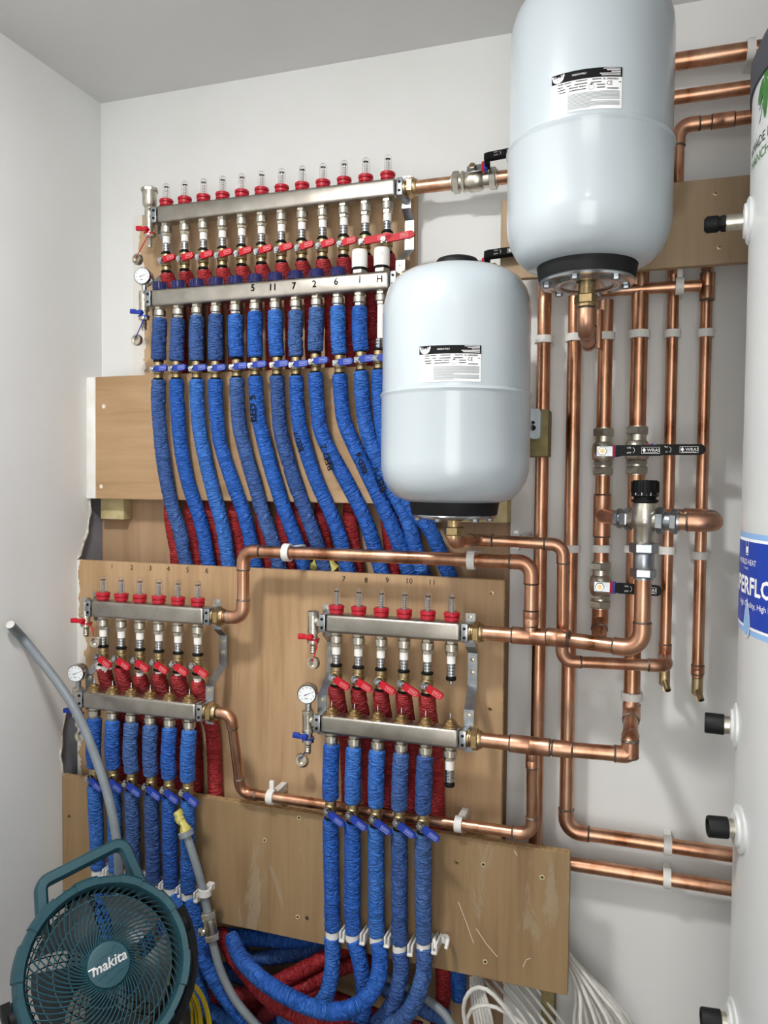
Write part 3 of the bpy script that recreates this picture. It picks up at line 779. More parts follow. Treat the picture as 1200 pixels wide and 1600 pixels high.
for i in range(12):
    X, oU, oL = M1['XU'][i], M1['oU'], M1['oL']
    zb = M1['zu'] - M1['h'] - VB
    if i < 10: place(red_up, ru, (X, -oU, zb), 'red lever valve, %s from left under the top manifold flow bar' % ORD[i], 'red lever valves of the top manifold')
    else: place(long_up, lu, (X, -oU, zb), 'long red lever ball valve above %s white actuator' % ('the left' if i == 10 else 'the right'), 'red lever valves of the top manifold')
    Xl = M1['XL'][i]; zl = M1['zl']
    end = row2[i][-2]; pe = P(end[0], end[1], .05)
    zt = zb - .023
    lagged('red lagged pipe behind the blue ones, %s from left under the top manifold' % ORD[i],
           [[(X, -oU, zt), (X, -(oU - .006), zt - .012), (X, -(oU - .032), zt - .034), (X + .002, -.036, zt - .07), (X + .002, -.026, zBt + .02), (X + .004, -.021, zBt - .05), (X + .02 + .008 * i, -.020, (zB + zBt) / 2), (pe.x - .05, -.014, zB - .01), (pe.x - .034, -.012, zD), (pe.x - .03, -.012, zD - .12)]],
           'red lagged pipes of the top manifold', 'red_foam', step=.005)
    xv = P(row2[i][0][0], zv1[i], oL).x; zv = zat(row2[i][0][0], zv1[i], oL) - .003
    zt = zl - M1['h'] - .0275
    if i < 11:
        lagged('short blue lagged pipe, %s from left between top manifold and blue levers' % ORD[i], [[(Xl, -oL, zt + .002 - .004 * (i % 3 == 1)), (Xl * .5 + xv * .5, -oL - .002, (zt + zv) / 2), (xv, -oL, zv + .021 + .004 * (i % 4 == 0))]],
               'short blue lagged pipes of the top manifold', 'navy_foam' if i in navy1 else 'blue_foam', worn=.9 if i in navy1 else .25)
    else:
        Rt = thing('white_pipe', 'bare white pipe at the right end of the top manifold beside the tank', 'pipe', (Xl, -oL, zt))
        mb = MB(); mb.tube([(Xl, -oL, zt + .01), (Xl, -oL, zv + .045)], .0085, 14); mb.build('tube', MT['white_plastic'], Rt)
        mb = MB(); pr = []
        for k in range(4): pr += [(.0078, .020 + k * .0062), (.0094, .0215 + k * .0062), (.0094, .0245 + k * .0062), (.0078, .0257 + k * .0062)]
        mb.lathe(pr, 16, T(xv, -oL, zv)); mb.build('ribbed_tail', MT['chrome'], Rt)
    place(blue_up, bu, (xv, -oL, zv), 'blue lever valve, %s from left in the row below the top manifold' % ORD[i], 'blue lever valves of the top manifold')
    offs = [oL, oL - .004, oL - .010, oL - .020, oL - .038, oL - .05, oL - .052]
    L = len(row2[i]); pts = []
    for k, (px, py) in enumerate(row2[i]):
        f = k / (L - 1); o = oL * (1 - f) + (.050 if i == 10 else .060) * f + .006 * math.sin(f * 3.14)
        pts.append(P(px, py, o))
    pts[0] = Vector((xv, pts[0].y, zv - .0215))
    last = pts[-1]; pts.append(last + (last - pts[-2]).normalized() * .10)
    i1[i] = lagged('long blue lagged pipe curving down behind the big board, %s from left' % ORD[i], [pts], 'long blue lagged pipes of the top manifold', 'navy_foam' if i in navy2 else 'blue_foam', worn=.9 if i in navy2 else .2 + .05 * (i % 4))
# handwriting along the long blue pipes
def along(Rt, s, pa, pb, o, size=.024):
    a = P(pa[0], pa[1], o); b = P(pb[0], pb[1], o); M = frame((a + b) / 2, (-.1, -1, 0), b - a)
    mb = MB(); rr = FR + .0006
    def fn(x, y):
        an = y / rr; return M @ Vector((x, rr * math.sin(an), rr * math.cos(an) - rr))
    text(mb, s, size, fn, bold=.0004); return mb.build('marker_writing', MT['black_print'], Rt, smooth=False, fixn=False)
along(i1[5], 'BED 5', (396, 664), (394, 612), .122); along(i1[7], 'BED 7', (472, 708), (461, 672), .118, .018)
along(i1[8], 'BED 2', (519, 738), (502, 692), .113, .023); along(i1[9], 'BED 6', (573, 746), (556, 700), .112, .019)
along(i1[10], 'BED 1', (600, 770), (584, 728), .108, .023)

# --- manifolds 2 and 3
def lower_set(mf, k, n, px2, y_valve, y_seg2, tails, clips, navy, tape=None):
    oU, oL = mf['oU'], mf['oL']; out = []
    for i in range(n):
        X = mf['XU'][i]; zb = mf['zu'] - mf['h'] - VB
        place(red_dn, rd, (X, -oU, zb), 'red lever ball valve, %s from left %s' % (ORD[i], where[k]), 'red lever valves of the short manifolds')
        zt = zb - .0225 - (.016 if (k == 2 and i in (2, 5)) else .006 if k == 2 and i > 2 else 0)
        R = lagged('red lagged pipe behind the return bar, %s from left %s' % (ORD[i], where[k]),
               [[(X, -oU, zt), (X, -(oU - .003), zt - .015), (X + .001, -.168, min(zt - .03, mf['zl'] + .02)), (X + .003, -.145, mf['zl'] - .03), (X + .005, -.124, mf['zl'] - .09), (X + .008, -.1185, zE1 - .01), (X + .008, -.1175, zE0 + .10)]], 'red lagged pipes of the short manifolds', 'red_foam', step=.004, core='white_plastic')
        if k == 2 and i == 0:
            mb = MB(); mb.tube([(X, -oU, zt + .003), (X, -oU + .004, zt - .012)], .0178, 18); mb.build('white_tape', MT['white_plastic'], R)
        if k == 3 and i == 2:
            mb = MB(); mb.ring([(FR - .001, -.0015), (FR + .0006, 0), (FR - .001, .0015)], 20, T(X, -oU + .012, zt - .035)); mb.build('tape_edge', MT['red_plastic'], R)
        Xl = mf['XL'][i]; zt = mf['zl'] - mf['h'] - .0275
        ov = oL - .006
        xv = P(px2[i], y_valve[i], ov).x; zv = zat(px2[i], y_valve[i], ov)
        col = 'navy_foam' if i in navy else 'blue_foam'
        lagged('short blue lagged pipe under the return bar, %s from left %s' % (ORD[i], where[k]), [[(Xl, -oL, zt + .002), (Xl * .5 + xv * .5, -oL - .001, (zt + zv) / 2), (xv, -ov, zv + .020)]], 'short blue lagged pipes of the short manifolds', col, worn=.8 if i in navy else .3)
        place(blue_dn, bd, (xv, -ov, zv), 'blue lever valve at the lowest board, %s from left %s' % (ORD[i], where[k]), 'blue lever valves of the short manifolds')
        os2 = .190
        a = Vector((xv, -ov, zv - .022)); b = P(y_seg2[i][0], y_seg2[i][1], os2); mid = (a + b) / 2
        segs = [[a, mid, b]]
        if tails[i]: segs.append([P(x, y, o) for x, y, o in tails[i]])
        out.append(lagged('blue lagged pipe down the lowest board, %s from left %s' % (ORD[i], where[k]), segs, 'long blue lagged pipes of the short manifolds', col, worn=.85 if i in navy else .35))
        if clips:
            p = b + Vector((0, 0, -.008)); cl = clip('white pipe clip on the lowest board, %s from left %s' % (ORD[i], where[k]), p, 'Z', .0095, .155, 'white clips on the lowest board')
            mb = MB(); mb.rbox((p.x + .0185, p.y - .010, p.z - .006), (p.x + .0225, -.155, p.z + .014), .0012, 1); mb.rbox((p.x + .0265, p.y - .010, p.z - .006), (p.x + .0305, -.155, p.z + .014), .0012, 1); mb.rbox((p.x + .0185, p.y - .012, p.z - .009), (p.x + .0305, -.155, p.z - .003), .0012, 1)
            mb.build('saddle', MT['clip_white'], cl)
    return out
mtails = [[(158,1368,.190),(160,1400,.195),(164,1460,.20),(170,1540,.2)], [(184,1372,.190),(188,1410,.195),(195,1470,.20),(205,1550,.2)], [(213,1378,.190),(219,1420,.195),(230,1480,.20),(240,1560,.2)],
          [(243,1391,.190),(251,1420,.195),(262,1470,.20),(285,1540,.20)], [(273,1396,.190),(283,1422,.196),(292,1450,.20),(300,1500,.19),(318,1570,.18)], [(298,1403,.190),(304,1430,.195),(309,1460,.20),(322,1505,.215),(347,1550,.225),(390,1600,.23),(430,1640,.23)]]
s2 = lower_set(M2, 2, 6, [147.5, 177.5, 206, 236.5, 264, 293.5], [1211, 1213, 1219, 1224, 1229, 1233], [(153, 1357), (182, 1362), (209, 1369), (240, 1379), (267, 1385), (294, 1393)], mtails, True, {2: 1, 3: 1})
mtails3 = [[(518.5,1463,.190),(519.5,1500,.192),(516,1530,.20),(507,1560,.215),(480,1585,.22),(440,1592,.2)], [(553,1468,.190),(562,1500,.192),(568,1540,.19),(569,1575,.18),(560,1630,.17)],
           [(591,1470,.190),(594,1500,.2),(590,1530,.22),(572,1560,.245),(540,1578,.265),(500,1578,.275),(455,1560,.28),(416,1536,.27),(388,1511,.245),(372,1490,.21),(362,1465,.16)],
           [(625,1485,.190),(627,1515,.195),(622,1545,.2),(610,1575,.195),(590,1600,.18)], [(663,1480,.190),(663,1510,.197),(657,1540,.21),(644,1572,.22),(622,1595,.215),(590,1605,.2)]]
s3 = lower_set(M3, 3, 5, [516.5, 551, 587.5, 624, 661], [1262, 1268, 1274, 1279, 1284], [(519.5, 1453), (551, 1457), (588.5, 1461), (624.5, 1474), (662, 1471)], mtails3, True, {3: 1, 4: 1})
# outlets of the sixth loop of the middle manifold end in short black-ringed plugs
mb = MB(); B = T(M3['XU'][5], -M3['oU'], M3['zu'] - M3['h']); mb.lathe([(.009, -.0715), (.0105, -.074), (.0105, -.078), (.009, -.080)], 16, B); mb.build('plug_ring', MT['black_plastic'], M3['root'])
mb = MB(); mb.lathe([(.004, -.080), (.004, -.086)], 10, B); mb.build('plug_tip', MT['chrome'], M3['root'])
B = T(M3['XL'][5], -M3['oL'], M3['zl'] - M3['h'])
mb = MB(); mb.lathe([(.0088, -.046), (.0088, -.0275)], 16, B); mb.build('white_sleeve', MT['white_plastic'], M3['root'])
mb = MB(); pr = [(.0085, -.046)]
for k in range(4): pr += [(.0076, -.0475 - k * .006), (.0092, -.049 - k * .006), (.0092, -.052 - k * .006), (.0076, -.053 - k * .006)]
mb.lathe(pr, 16, B); mb.build('ribbed_tail', MT['chrome'], M3['root'])
mb = MB(); mb.lathe([(.009, -.072), (.0105, -.074), (.0105, -.078), (.009, -.080)], 16, B); mb.build('plug_ring', MT['black_plastic'], M3['root'])
# spare open clip at the end of the row on the lowest board
Rt = thing('pipe_clip', 'empty white open pipe clip, rightmost on the lowest board', 'clip', P(688, 1468, .16), 'white clips on the lowest board')
for dx in (-9, 11):
    mb = MB(); q = [P(688 + dx * .5, 1462, .157), P(688 + dx, 1464, .175), P(688 + dx * 1.05, 1470, .19), P(688 + dx * .8, 1482, .195)]
    mb.tube(catmull(q, .004), .004, 8); mb.build('jaw', MT['clip_white'], Rt)
mb = MB(); c = P(688, 1466, .157); mb.rbox((c.x - .018, -.162, c.z - .008), (c.x + .018, -.155, c.z + .008), .002, 2); mb.build('foot', MT['clip_white'], Rt)

# ================================================================== COPPER
R28, R22, R15 = .0142, .0112, .0078
def cpt(*l): return [P(*q) for q in l]
u1 = Vector((M1['x1u'] + .036, -M1['oU'], M1['zu'])); l1 = Vector((M1['x1l'] + .036, -M1['oL'], M1['zl']))
u2 = Vector((M2['x1u'] + .036, -M2['oU'], M2['zu'])); l2 = Vector((M2['x1l'] + .036, -M2['oL'], M2['zl']))
u3 = Vector((M3['x1u'] + .036, -M3['oU'], M3['zu'])); l3 = Vector((M3['x1l'] + .036, -M3['oL'], M3['zl']))
def X_(px, py, o): return P(px, py, o).x
def Z_(px, py, o): return P(px, py, o).z
# top manifold pipes
copper_run('thick copper pipe from the top manifold flow bar to the first black lever valve', [u1, u1 + Vector((.075 + .12, 0, 0)), u1 + Vector((.42, 0, 0))], R28)
copper_run('copper pipe from the top manifold return bar going behind the lower tank', [l1, l1 + Vector((.55, 0, 0))], R28)
# run from left manifold up and along the board top then down to the middle flow pipe
oR = M2['oU']; xa = X_(380, 920, oR); ztop = (Z_(450, 862, oR) + Z_(800, 879, oR)) / 2; xb = X_(830, 935, oR)
zj = u3.z
r1 = copper_run('copper pipe leaving the left short manifold and running along the big board top', [u2, (xa, -oR, u2.z), (xa, -oR, ztop), (xb, -oR, ztop), (xb, -oR, zj)], R28 * .93, R=.026, group='copper pipe runs')
coupling(r1, (xb, -oR, zj + .035), (0, 0, 1), .03, R28 * .93)
# middle manifold flow pipe to the mixing valve
oM = .215
xm = X_(1004, 950, oM); zmv = Z_(1003, 905, oM)
r2 = copper_run('thick copper pipe from the middle manifold flow bar up to the mixing valve', [u3, (xb + .05, -oR, u3.z), (xm, -oM, u3.z - .004), (xm, -oM, zmv)], R28 * 1.03, R=.032, group='copper pipe runs')
coupling(r2, (xb, -oR, u3.z), (1, 0, 0), .07, R28 * 1.05, 'tee'); coupling(r2, P(872, 996, oM - .018), (1, -.2, 0), .04, R28 * 1.03)
# left manifold return pipe, down and along above the lowest board to the right
oS = .165; xa2 = X_(368, 1170, oS + .03); zs = (Z_(420, 1244, oS) + Z_(790, 1298, oS)) / 2; xb2 = X_(831, 1250, oS + .01)
r3 = copper_run('slim copper pipe crossing behind the blue levers just above the lowest board', [l2, (xa2, -M2['oL'], l2.z), (xa2, -oS - .005, zs), (xb2, -oS, zs), (xb2, -oR, l3.z)], R22, R=.024, group='copper pipe runs')
coupling(r3, (xb2, -oR + .002, l3.z - .04), (0, 0, 1), .03, R22)
# middle manifold return pipe to the thick riser
oV4 = .075
r4 = copper_run('thick copper pipe from the middle manifold return bar to the riser', [l3, (xb2 + .06, -M3['oL'], l3.z), (X_(984, 1185, .21), -.205, l3.z), (X_(984, 1185, .21), -.205, l3.z + .022), P(986, 1115, oV4 + .01), P(986, 1085, oV4)], R28, R=.024, group='copper pipe runs')
coupling(r4, (xb2, -M3['oL'], l3.z), (1, 0, 0), .075, R28 * 1.06, 'tee')
# vertical risers by the white wall
def riser(label, top, bot, o, r, ot=None): return copper_run(label, [P(top[0], top[1], ot or o), P(bot[0], bot[1], o)], r, group='copper risers')
zF = bF.location.z
def vert(px0, py0, py1, o, ref):  # vertical line through (px0,ref)
    x = X_(px0, ref, o); return [(x, -o, Z_(px0, py0, o)), (x, -o, Z_(px0, py1, o))]
v1 = vert(844, 430, 1325, .05, 880); copper_run('copper riser nearest the lower tank, first of the six risers', v1, R28, group='copper risers')
mb = MB(); mb.lathe([(R28 * 1.15, -.006), (R28 * 1.15, .006)], 18, T(*v1[1])); mb.build('end_collar', MT['rubber'], bpy.data.objects['copper_pipe.%03d' % 6] if False else [o for o in bpy.data.objects if o.get('label', '').startswith('copper riser nearest')][0])
x2 = X_(893, 800, .05); zb2 = Z_(887, 1300, .05)
v2 = copper_run('copper riser turning right near the floor into the cylinder, second of the six', [(x2, -.05, Z_(893, 420, .05)), (x2, -.05, (Z_(905, 1299, .05) + Z_(1140, 1337, .05)) / 2), (2.0, -.05, (Z_(905, 1299, .05) + Z_(1140, 1337, .05)) / 2)], R28 * 1.02, R=.03, group='copper risers')
zlow = (Z_(900, 1353, .05) + Z_(1140, 1386, .05)) / 2
copper_run('lowest copper pipe running from behind the front board into the cylinder', [(.9, -.05, zlow), (2.0, -.05, zlow)], R28, group='copper risers')
x3 = X_(941, 790, .06)
v3 = copper_run('copper riser with two black lever valves, third of the six', [(x3, -.06, Z_(941, 470, .06)), (x3, -.06, Z_(938, 968, .06)), (x3, -.10, Z_(938, 992, .06))], R28 * 1.02, R=.02, group='copper risers')
mb = MB(); mb.tube([(x3 - .012, -.075, Z_(941, 485, .07)), (x3 - .012, -.075, Z_(941, 545, .07))], R15 * .9, 12); mb.build('side_tube', MT['copper'], v3)
x4 = X_(994, 760, oV4); v4 = copper_run('thickest copper riser behind the mixing valve, fourth of the six', [(x4, -oV4, Z_(994, 415, oV4)), (x4, -oV4, Z_(986, 1100, oV4))], .0160, group='copper risers')
coupling(v4, (x4, -oV4, Z_(986, 1112, oV4)), (0, 0, 1), .03, .0155)
o5 = .05; x5 = X_(1045, 760, o5); z5 = Z_(1036, 1050, o5)
v5 = copper_run('slim copper riser ending in a drain cock beside the short cross pipe, fifth of six', [(x5, -o5, Z_(1045, 420, o5)), (x5, -o5, z5 + .01)], R22, group='copper risers')
coupling(v5, (x5, -o5, Z_(1038, 1018, o5)), (0, 0, 1), .03, R22)
x6 = X_(1097, 760, o5)
v6 = copper_run('slim copper riser nearest the cylinder ending in a drain cock, last of six', [(x6, -o5, Z_(1097, 415, o5)), (x6, -o5, Z_(1090, 1058, o5))], R22, group='copper risers')
coupling(v6, (x6, -o5, Z_(1090, 1046, o5)), (0, 0, 1), .018, R22)
for v, x, zz in ((v5, x5, z5 - .004), (v6, x6, Z_(1090, 1068, o5))):
    mb = MB(); B = T(x, -o5, zz); mb.lathe([(.009, .012), (.0105, .010), (.0105, -.020), (.007, -.023)], 14, B); mb.lathe([(.0062, -.004), (.0062, .026), (.0045, .0262)], 12, B @ frame((0, -.003, -.010), (.25, -.7, -.65)))
    dc = mb.build('drain_cock', MT['dull_brass'], v)
    mb = MB(); mb.lathe([(.0044, .024), (.0044, .0266)], 12, B @ frame((0, -.003, -.010), (.25, -.7, -.65))); mb.build('bore', MT['black_plastic'], dc)
    mb = MB(); mb.box((-.0025, -.0025, -.034), (.0025, .0025, -.022), B); mb.build('square_key', MT['brass'], dc, smooth=False)
# pipe from the lower tank outlet round to the fifth riser
oT = .165; xt = X_(709, 845, .28); zt = Z_(800, 850, .19)
xc = X_(880, 940, oT); zc2 = (Z_(910, 1035, oT) + Z_(1020, 1045, oT)) / 2
T2X, T2O = X_(712, 600, .30), .30
zel = Z_(712, 848, T2O)
copper_run('slim copper pipe from the lower tank stepping down to the fifth riser', [(T2X, -T2O, Z_(712, 826, T2O)), (T2X, -T2O, zel), (T2X + .02, -.19, zel), (xc, -oT - .02, zel - .006), (xc, -oT, zc2), (x5, -oT + .03, zc2), (x5, -o5, zc2)], R22, R=.022, group='copper pipe runs')
# under the upper board: cross pipe into the last riser
z7 = (Z_(975, 452, .08) + Z_(1090, 447, .08)) / 2
r7 = copper_run('copper cross pipe under the shaded board joining the last riser', [(X_(920, 455, .08), -.085, z7), (x6 - .012, -.075, z7 + .0)], R22, group='copper pipe runs')
coupling(r7, (x6, -o5 - .012, z7), (0, 0, 1), .05, R22 * 1.1, 'tee')
# three pipes entering the cylinder top
for lab, pts, r in (('thick topmost copper pipe between upper tank and cylinder', cpt((985, 108, .06), (1240, 68, .06)), .0165), ('second copper pipe from the ceiling between upper tank and cylinder', cpt((985, 163, .055), (1240, 126, .055)), .0130)):
    a_, b_ = pts; zz = (a_.z + b_.z) / 2; copper_run(lab, [(a_.x, a_.y, zz), (b_.x + .3, b_.y, zz)], r, group='copper pipes at the cylinder top')
zt3 = (Z_(1090, 192, .06) + Z_(1165, 185, .06)) / 2; xt3 = X_(1059, 230, .06)
r8 = copper_run('copper pipe bending down behind the shaded board beside the upper tank', [(xt3, -.06, zF), (xt3, -.06, zt3), (2.0, -.06, zt3)], R22 * 1.12, R=.024, group='copper pipes at the cylinder top')
coupling(r8, (X_(1130, 188, .06), -.06, zt3), (1, 0, 0), .04, R22 * 1.12)
# clips
for k, (px, py, o, r) in enumerate(((848, 531, .05, R28), (896, 528, .05, R28), (946, 526, .06, R28), (998, 523, oV4, .016), (1050, 522, o5, R22), (1102, 521, o5, R22))):
    xx = (v1[0][0], x2, x3, x4, x5, x6)[k]
    clip('white pipe clip in the row under the shaded board, on the %s riser' % ORD[k], (xx, -o, Z_(px, py, o)), 'Z', r, 0.0)
for k, (px, py, o, r, xx) in enumerate(((890, 857, .05, R28, x2), (938, 857, .06, R28, x3), (990, 857, oV4, .016, x4), (1041, 860, o5, R22, x5), (1094, 868, o5, R22, x6))):
    clip('white pipe clip level with the mixing valve foot, on the %s riser' % ORD[k + 1], (xx, -o, Z_(px, py, o)), 'Z', r, 0.0)
clip('white pipe clip low on the thickest riser', (x4, -oV4, Z_(985, 1087, oV4)), 'Z', .016, 0.0)
xq = X_(1043, 1337, .05)
clip('white clip on the upper of the two floor-level copper pipes', (xq, -.05, (Z_(905, 1299, .05) + Z_(1140, 1337, .05)) / 2), 'X', R28, 0.0)
clip('white clip on the lowest copper pipe near the cylinder', (xq, -.05, zlow), 'X', R28, 0.0)
clip('white clip on the copper pipe above the number 7', (X_(449, 866, oR), -oR, ztop), 'X', R28, .10)
clip('white clip on the copper pipe under the lower tank', (X_(737, 878, oR), -oR, ztop), 'X', R28, .10)
clip('white strap clip on the slim pipe leaving the lower tank', (X_(808, 850, oT), -.178, zel - .004), 'X', R22, 0.0, tail=.012)
clip('white hooked clip on the slim pipe left of the blue levers', (X_(425, 1244, oS), -oS - .003, zs), 'X', R22, .10, tail=.024)
clip('white clip on the slim pipe right of the blue levers', (X_(717, 1291, oS), -oS, zs), 'X', R22, .10)
clip('white clip on the cross pipe under the shaded board', (X_(1062, 445, .08), -.082, z7), 'X', R22, 0.0, tail=.026)
clip('white clip on the topmost copper pipe at the cylinder', (X_(1173, 84, .06), -.06, (P(985, 108, .06).z + P(1240, 68, .06).z) / 2), 'X', .0165, 0.0)

# ---- large lever valves with black handles; local axis Z, stem along sd, lever along hd
def big_valve(label, c, axis, r, sd, hd, length=.098, drop=.0):
    Rt = thing('lever_valve', label, 'valve', c, 'black lever valves')
    M = frame(c, axis, (0, -1, 0) if abs(Vector(axis).y) < .5 else (1, 0, 0)); k = r / .0142
    mb = MB(); mb.lathe([(.0165*k, -.030), (.0165*k, -.020), (.020*k, -.017), (.0225*k, -.008), (.0225*k, .008), (.020*k, .017), (.0165*k, .020), (.0165*k, .030)], 24, M); hexnut(mb, .0215*k, -.027, -.020, M); mb.build('body', MT['nickel'], Rt)
    for s in (-1, 1):
        z0, z1 = sorted((s * .031, s * .046)); mb = MB(); hexnut(mb, .0225*k, z0, z1, M); mb.lathe([(.0175*k, z0 - .002), (.0175*k, z1 + .002)], 18, M); mb.build('compression_nut', MT['nickel'], Rt)
    s = frame(c, sd, hd); R0 = .0225 * k
    mb = MB(); mb.lathe([(.010, R0 - .006), (.010, R0 + .004)], 16, s); hexnut(mb, .0088, R0 + .0068, R0 + .014, s); st_ = mb.build('stem_nut', MT['nickel'], Rt); mb = MB(); mb.lathe([(.0046, R0 + .0135), (.0046, R0 + .0165)], 12, s); mb.build('stem_core', MT['brass'], st_)
    mb = MB(); y = R0 + .004; mb.rbox((-.012, -.0105, y), (.026, .0105, y + .0025), .001, 1, s); mb.build('lever_plate', MT['zinc'], Rt)
    yy = y + .002 + drop
    for x0, x1, mt in ((.019, .0245, 'red_plastic'), (.0235, .031, 'blue_plastic')):
        mb = MB(); mb.rbox((x0, -.0118, y - .003), (x1, .0118, y + .0065), .0015, 2, s); mb.build('colour_band', MT[mt], Rt)
    if drop > .01:
        mb = MB(); mb.rbox((.0265, -.0102, y - .001), (.036, .0102, yy + .0045), .001, 1, s); mb.build('lever_neck', MT['black_plastic'], Rt)
    mb = MB(); lever_shape(mb, .029, .029 + length * .9, .0205, yy - .003, yy + .005, s, 8); g = mb.build('lever_grip', MT['black_plastic'], Rt, angle=30)
    fn = flat(s @ T(.029 + length * .62, 0, yy + .0053)); mb = MB(); text(mb, '\u2666WRAS', .0085, fn)
    for (x0, x1, y0, y1) in ((-.0165, .0165, -.0062, -.0057), (-.0165, .0165, .0055, .006), (-.0165, -.016, -.0062, .006), (.016, .0165, -.0062, .006)): quad(mb, x0, x1, y0, y1, fn)
    quad(mb, -.013, .013, -.0050, -.0042, fn)
    fn = flat(s @ T(.029 + length * .22, 0, yy + .0053)); text(mb, 'ON', .0048, lambda x, y_: fn(x, y_ + .0048)); text(mb, 'OFF', .0048, lambda x, y_: fn(x, y_ - .0048))
    for q in range(6):
        a0, a1 = math.radians(-60 + q * 20), math.radians(-40 + q * 20)
        mb.add([fn(.004 + .0058 * math.cos(a0), .0058 * math.sin(a0)), fn(.004 + .0064 * math.cos(a0), .0064 * math.sin(a0)), fn(.004 + .0064 * math.cos(a1), .0064 * math.sin(a1)), fn(.004 + .0058 * math.cos(a1), .0058 * math.sin(a1))], [(0, 1, 2, 3)])
    mb.build('print', MT['white_print'], g, smooth=False, fixn=False)
    return Rt
big_valve('black lever valve on the third riser, lever covering the fourth', (x3, -.06, Z_(943, 706, .06)), (0, 0, 1), R28, (0, -1, 0), (1, 0, .0), .098, .030)
big_valve('black lever valve on the thickest riser above the mixing valve', (x4, -oV4, Z_(995, 704, oV4)), (0, 0, 1), R28 * 1.05, (0, -1, 0), (1, 0, 0), .105, .0)
big_valve('lower black lever valve on the third riser, lever behind the mixing valve pipe', (x3, -.06, Z_(938, 914, .06)), (0, 0, 1), R28, (0, -1, 0), (1, .0, -.02), .098, .0)
big_valve('black lever valve on the thick pipe between top manifold and upper tank', (X_(742, 277, M1['oU']), -M1['oU'], u1.z), (1, 0, 0), R28, (0, -.84, .54), (1, 0, .14), .098, .018)
big_valve('black lever valve showing between the two white tanks', (X_(742, 424, M1['oL']), -M1['oL'], l1.z), (1, 0, 0), R28, (0, -.84, .54), (1, 0, .10), .098, .018)

# ---- thermostatic mixing valve
c = Vector((xm, -oM, Z_(1003, 812, oM))); Rt = thing('mixing_valve', 'nickel thermostatic mixing valve with a black numbered knob', 'mixing valve', c)
V = T(*c)
mb = MB(); mb.lathe([(.0175, -.042), (.0185, -.040), (.0185, -.014), (.0215, -.010), (.0235, -.002), (.0235, .016), (.0225, .022), (.0215, .030), (.019, .032)], 28, V)
sl = frame(c, (-1, .85, 0), (0, 0, 1)); mb.lathe([(.0155, .015), (.0155, .034)], 20, sl)
sr = frame(c, (1, -.25, -.03), (0, 0, 1)); mb.lathe([(.0165, .015), (.0165, .030)], 20, sr)
mb.build('body', MT['nickel'], Rt)
mb = MB(); hexnut(mb, .0205, .028, .044, sl); mb.lathe([(.0135, .044), (.0135, .052)], 16, sl); hexnut(mb, .0185, .052, .062, sl); mb.build('inlet_union', MT['zinc'], Rt)
mb = MB(); hexnut(mb, .0245, .022, .036, sr); mb.lathe([(.0165, .036), (.0165, .046)], 18, sr); hexnut(mb, .0225, .046, .058, sr); mb.lathe([(.017, .058), (.016, .062)], 18, sr); mb.build('hot_union', MT['zinc'], Rt)
mb = MB(); hexnut(mb, .0255, -.060, -.042, V); mb.lathe([(.0175, -.088), (.0185, -.086), (.0185, -.062), (.0175, -.060)], 20, V); hexnut(mb, .0225, -.104, -.088, V); mb.lathe([(.0175, -.108), (.0175, -.104)], 18, V); mb.build('outlet_union', MT['zinc'], Rt)
mb = MB(); mb.lathe([(.0235, .032), (.0235, .036), (.0195, .037), (.0195, .041), (.0225, .042), (.0235, .0425), (.0235, .062), (.0215, .070), (.0205, .0712), (.012, .0712)], 30, V)
for k in range(12): mb.rbox((-.0028, .0225, .049), (.0028, .0248, .069), .0008, 1, V @ Matrix.Rotation(2 * math.pi * (k + .5) / 12, 4, 'Z'))
kn = mb.build('knob', MT['black_plastic'], Rt)
mb = MB()
for s, an in (('4', -50), ('.', -36), ('3', -22), ('.', -2), ('2', 16), ('.', 34), ('1', 52)):
    a0 = math.radians(an + 8)
    def fn(x, y, a0=a0): q = a0 + x / .0238; return c + Vector((.0239 * math.sin(q), -.0239 * math.cos(q), .0462 + y))
    text(mb, s, .0072, fn)
mb.build('knob_numbers', MT['white_print'], kn, smooth=False, fixn=False)
mb = MB(); f2 = lambda x, y: c + Vector((x, -.0239 + .002 * abs(x) / .01, y)); text(mb, '\u25B3', .008, f2); mb.build('arrow_mark', MT['black_print'], Rt, smooth=False, fixn=False)
# copper pieces of the mixing valve
e = sl @ Vector((0, 0, .060)); q3 = Vector((x3, -.06, c.z))
r9 = copper_run('copper stub from the third riser into the mixing valve left side', [(x3, -.06, c.z), q3.lerp(e, .35), e], R28, elbows=False, group='copper pipe runs')
coupling(r9, (x3, -.06, c.z), (0, 0, 1), .085, R28 * 1.08, 'tee')
e = sr @ Vector((0, 0, .058)); d_ = (sr.to_3x3() @ Vector((0, 0, 1)))
xr = X_(1112, 812, .17)
copper_run('copper bend looping from the mixing valve right side back to the fourth riser', [e, Vector((xr, e.y - .006, e.z)), Vector((xr, -.115, e.z + .004)), Vector((x4, -oV4 - .006, e.z + .006))], R28 * 1.05, R=.034, group='copper pipe runs')

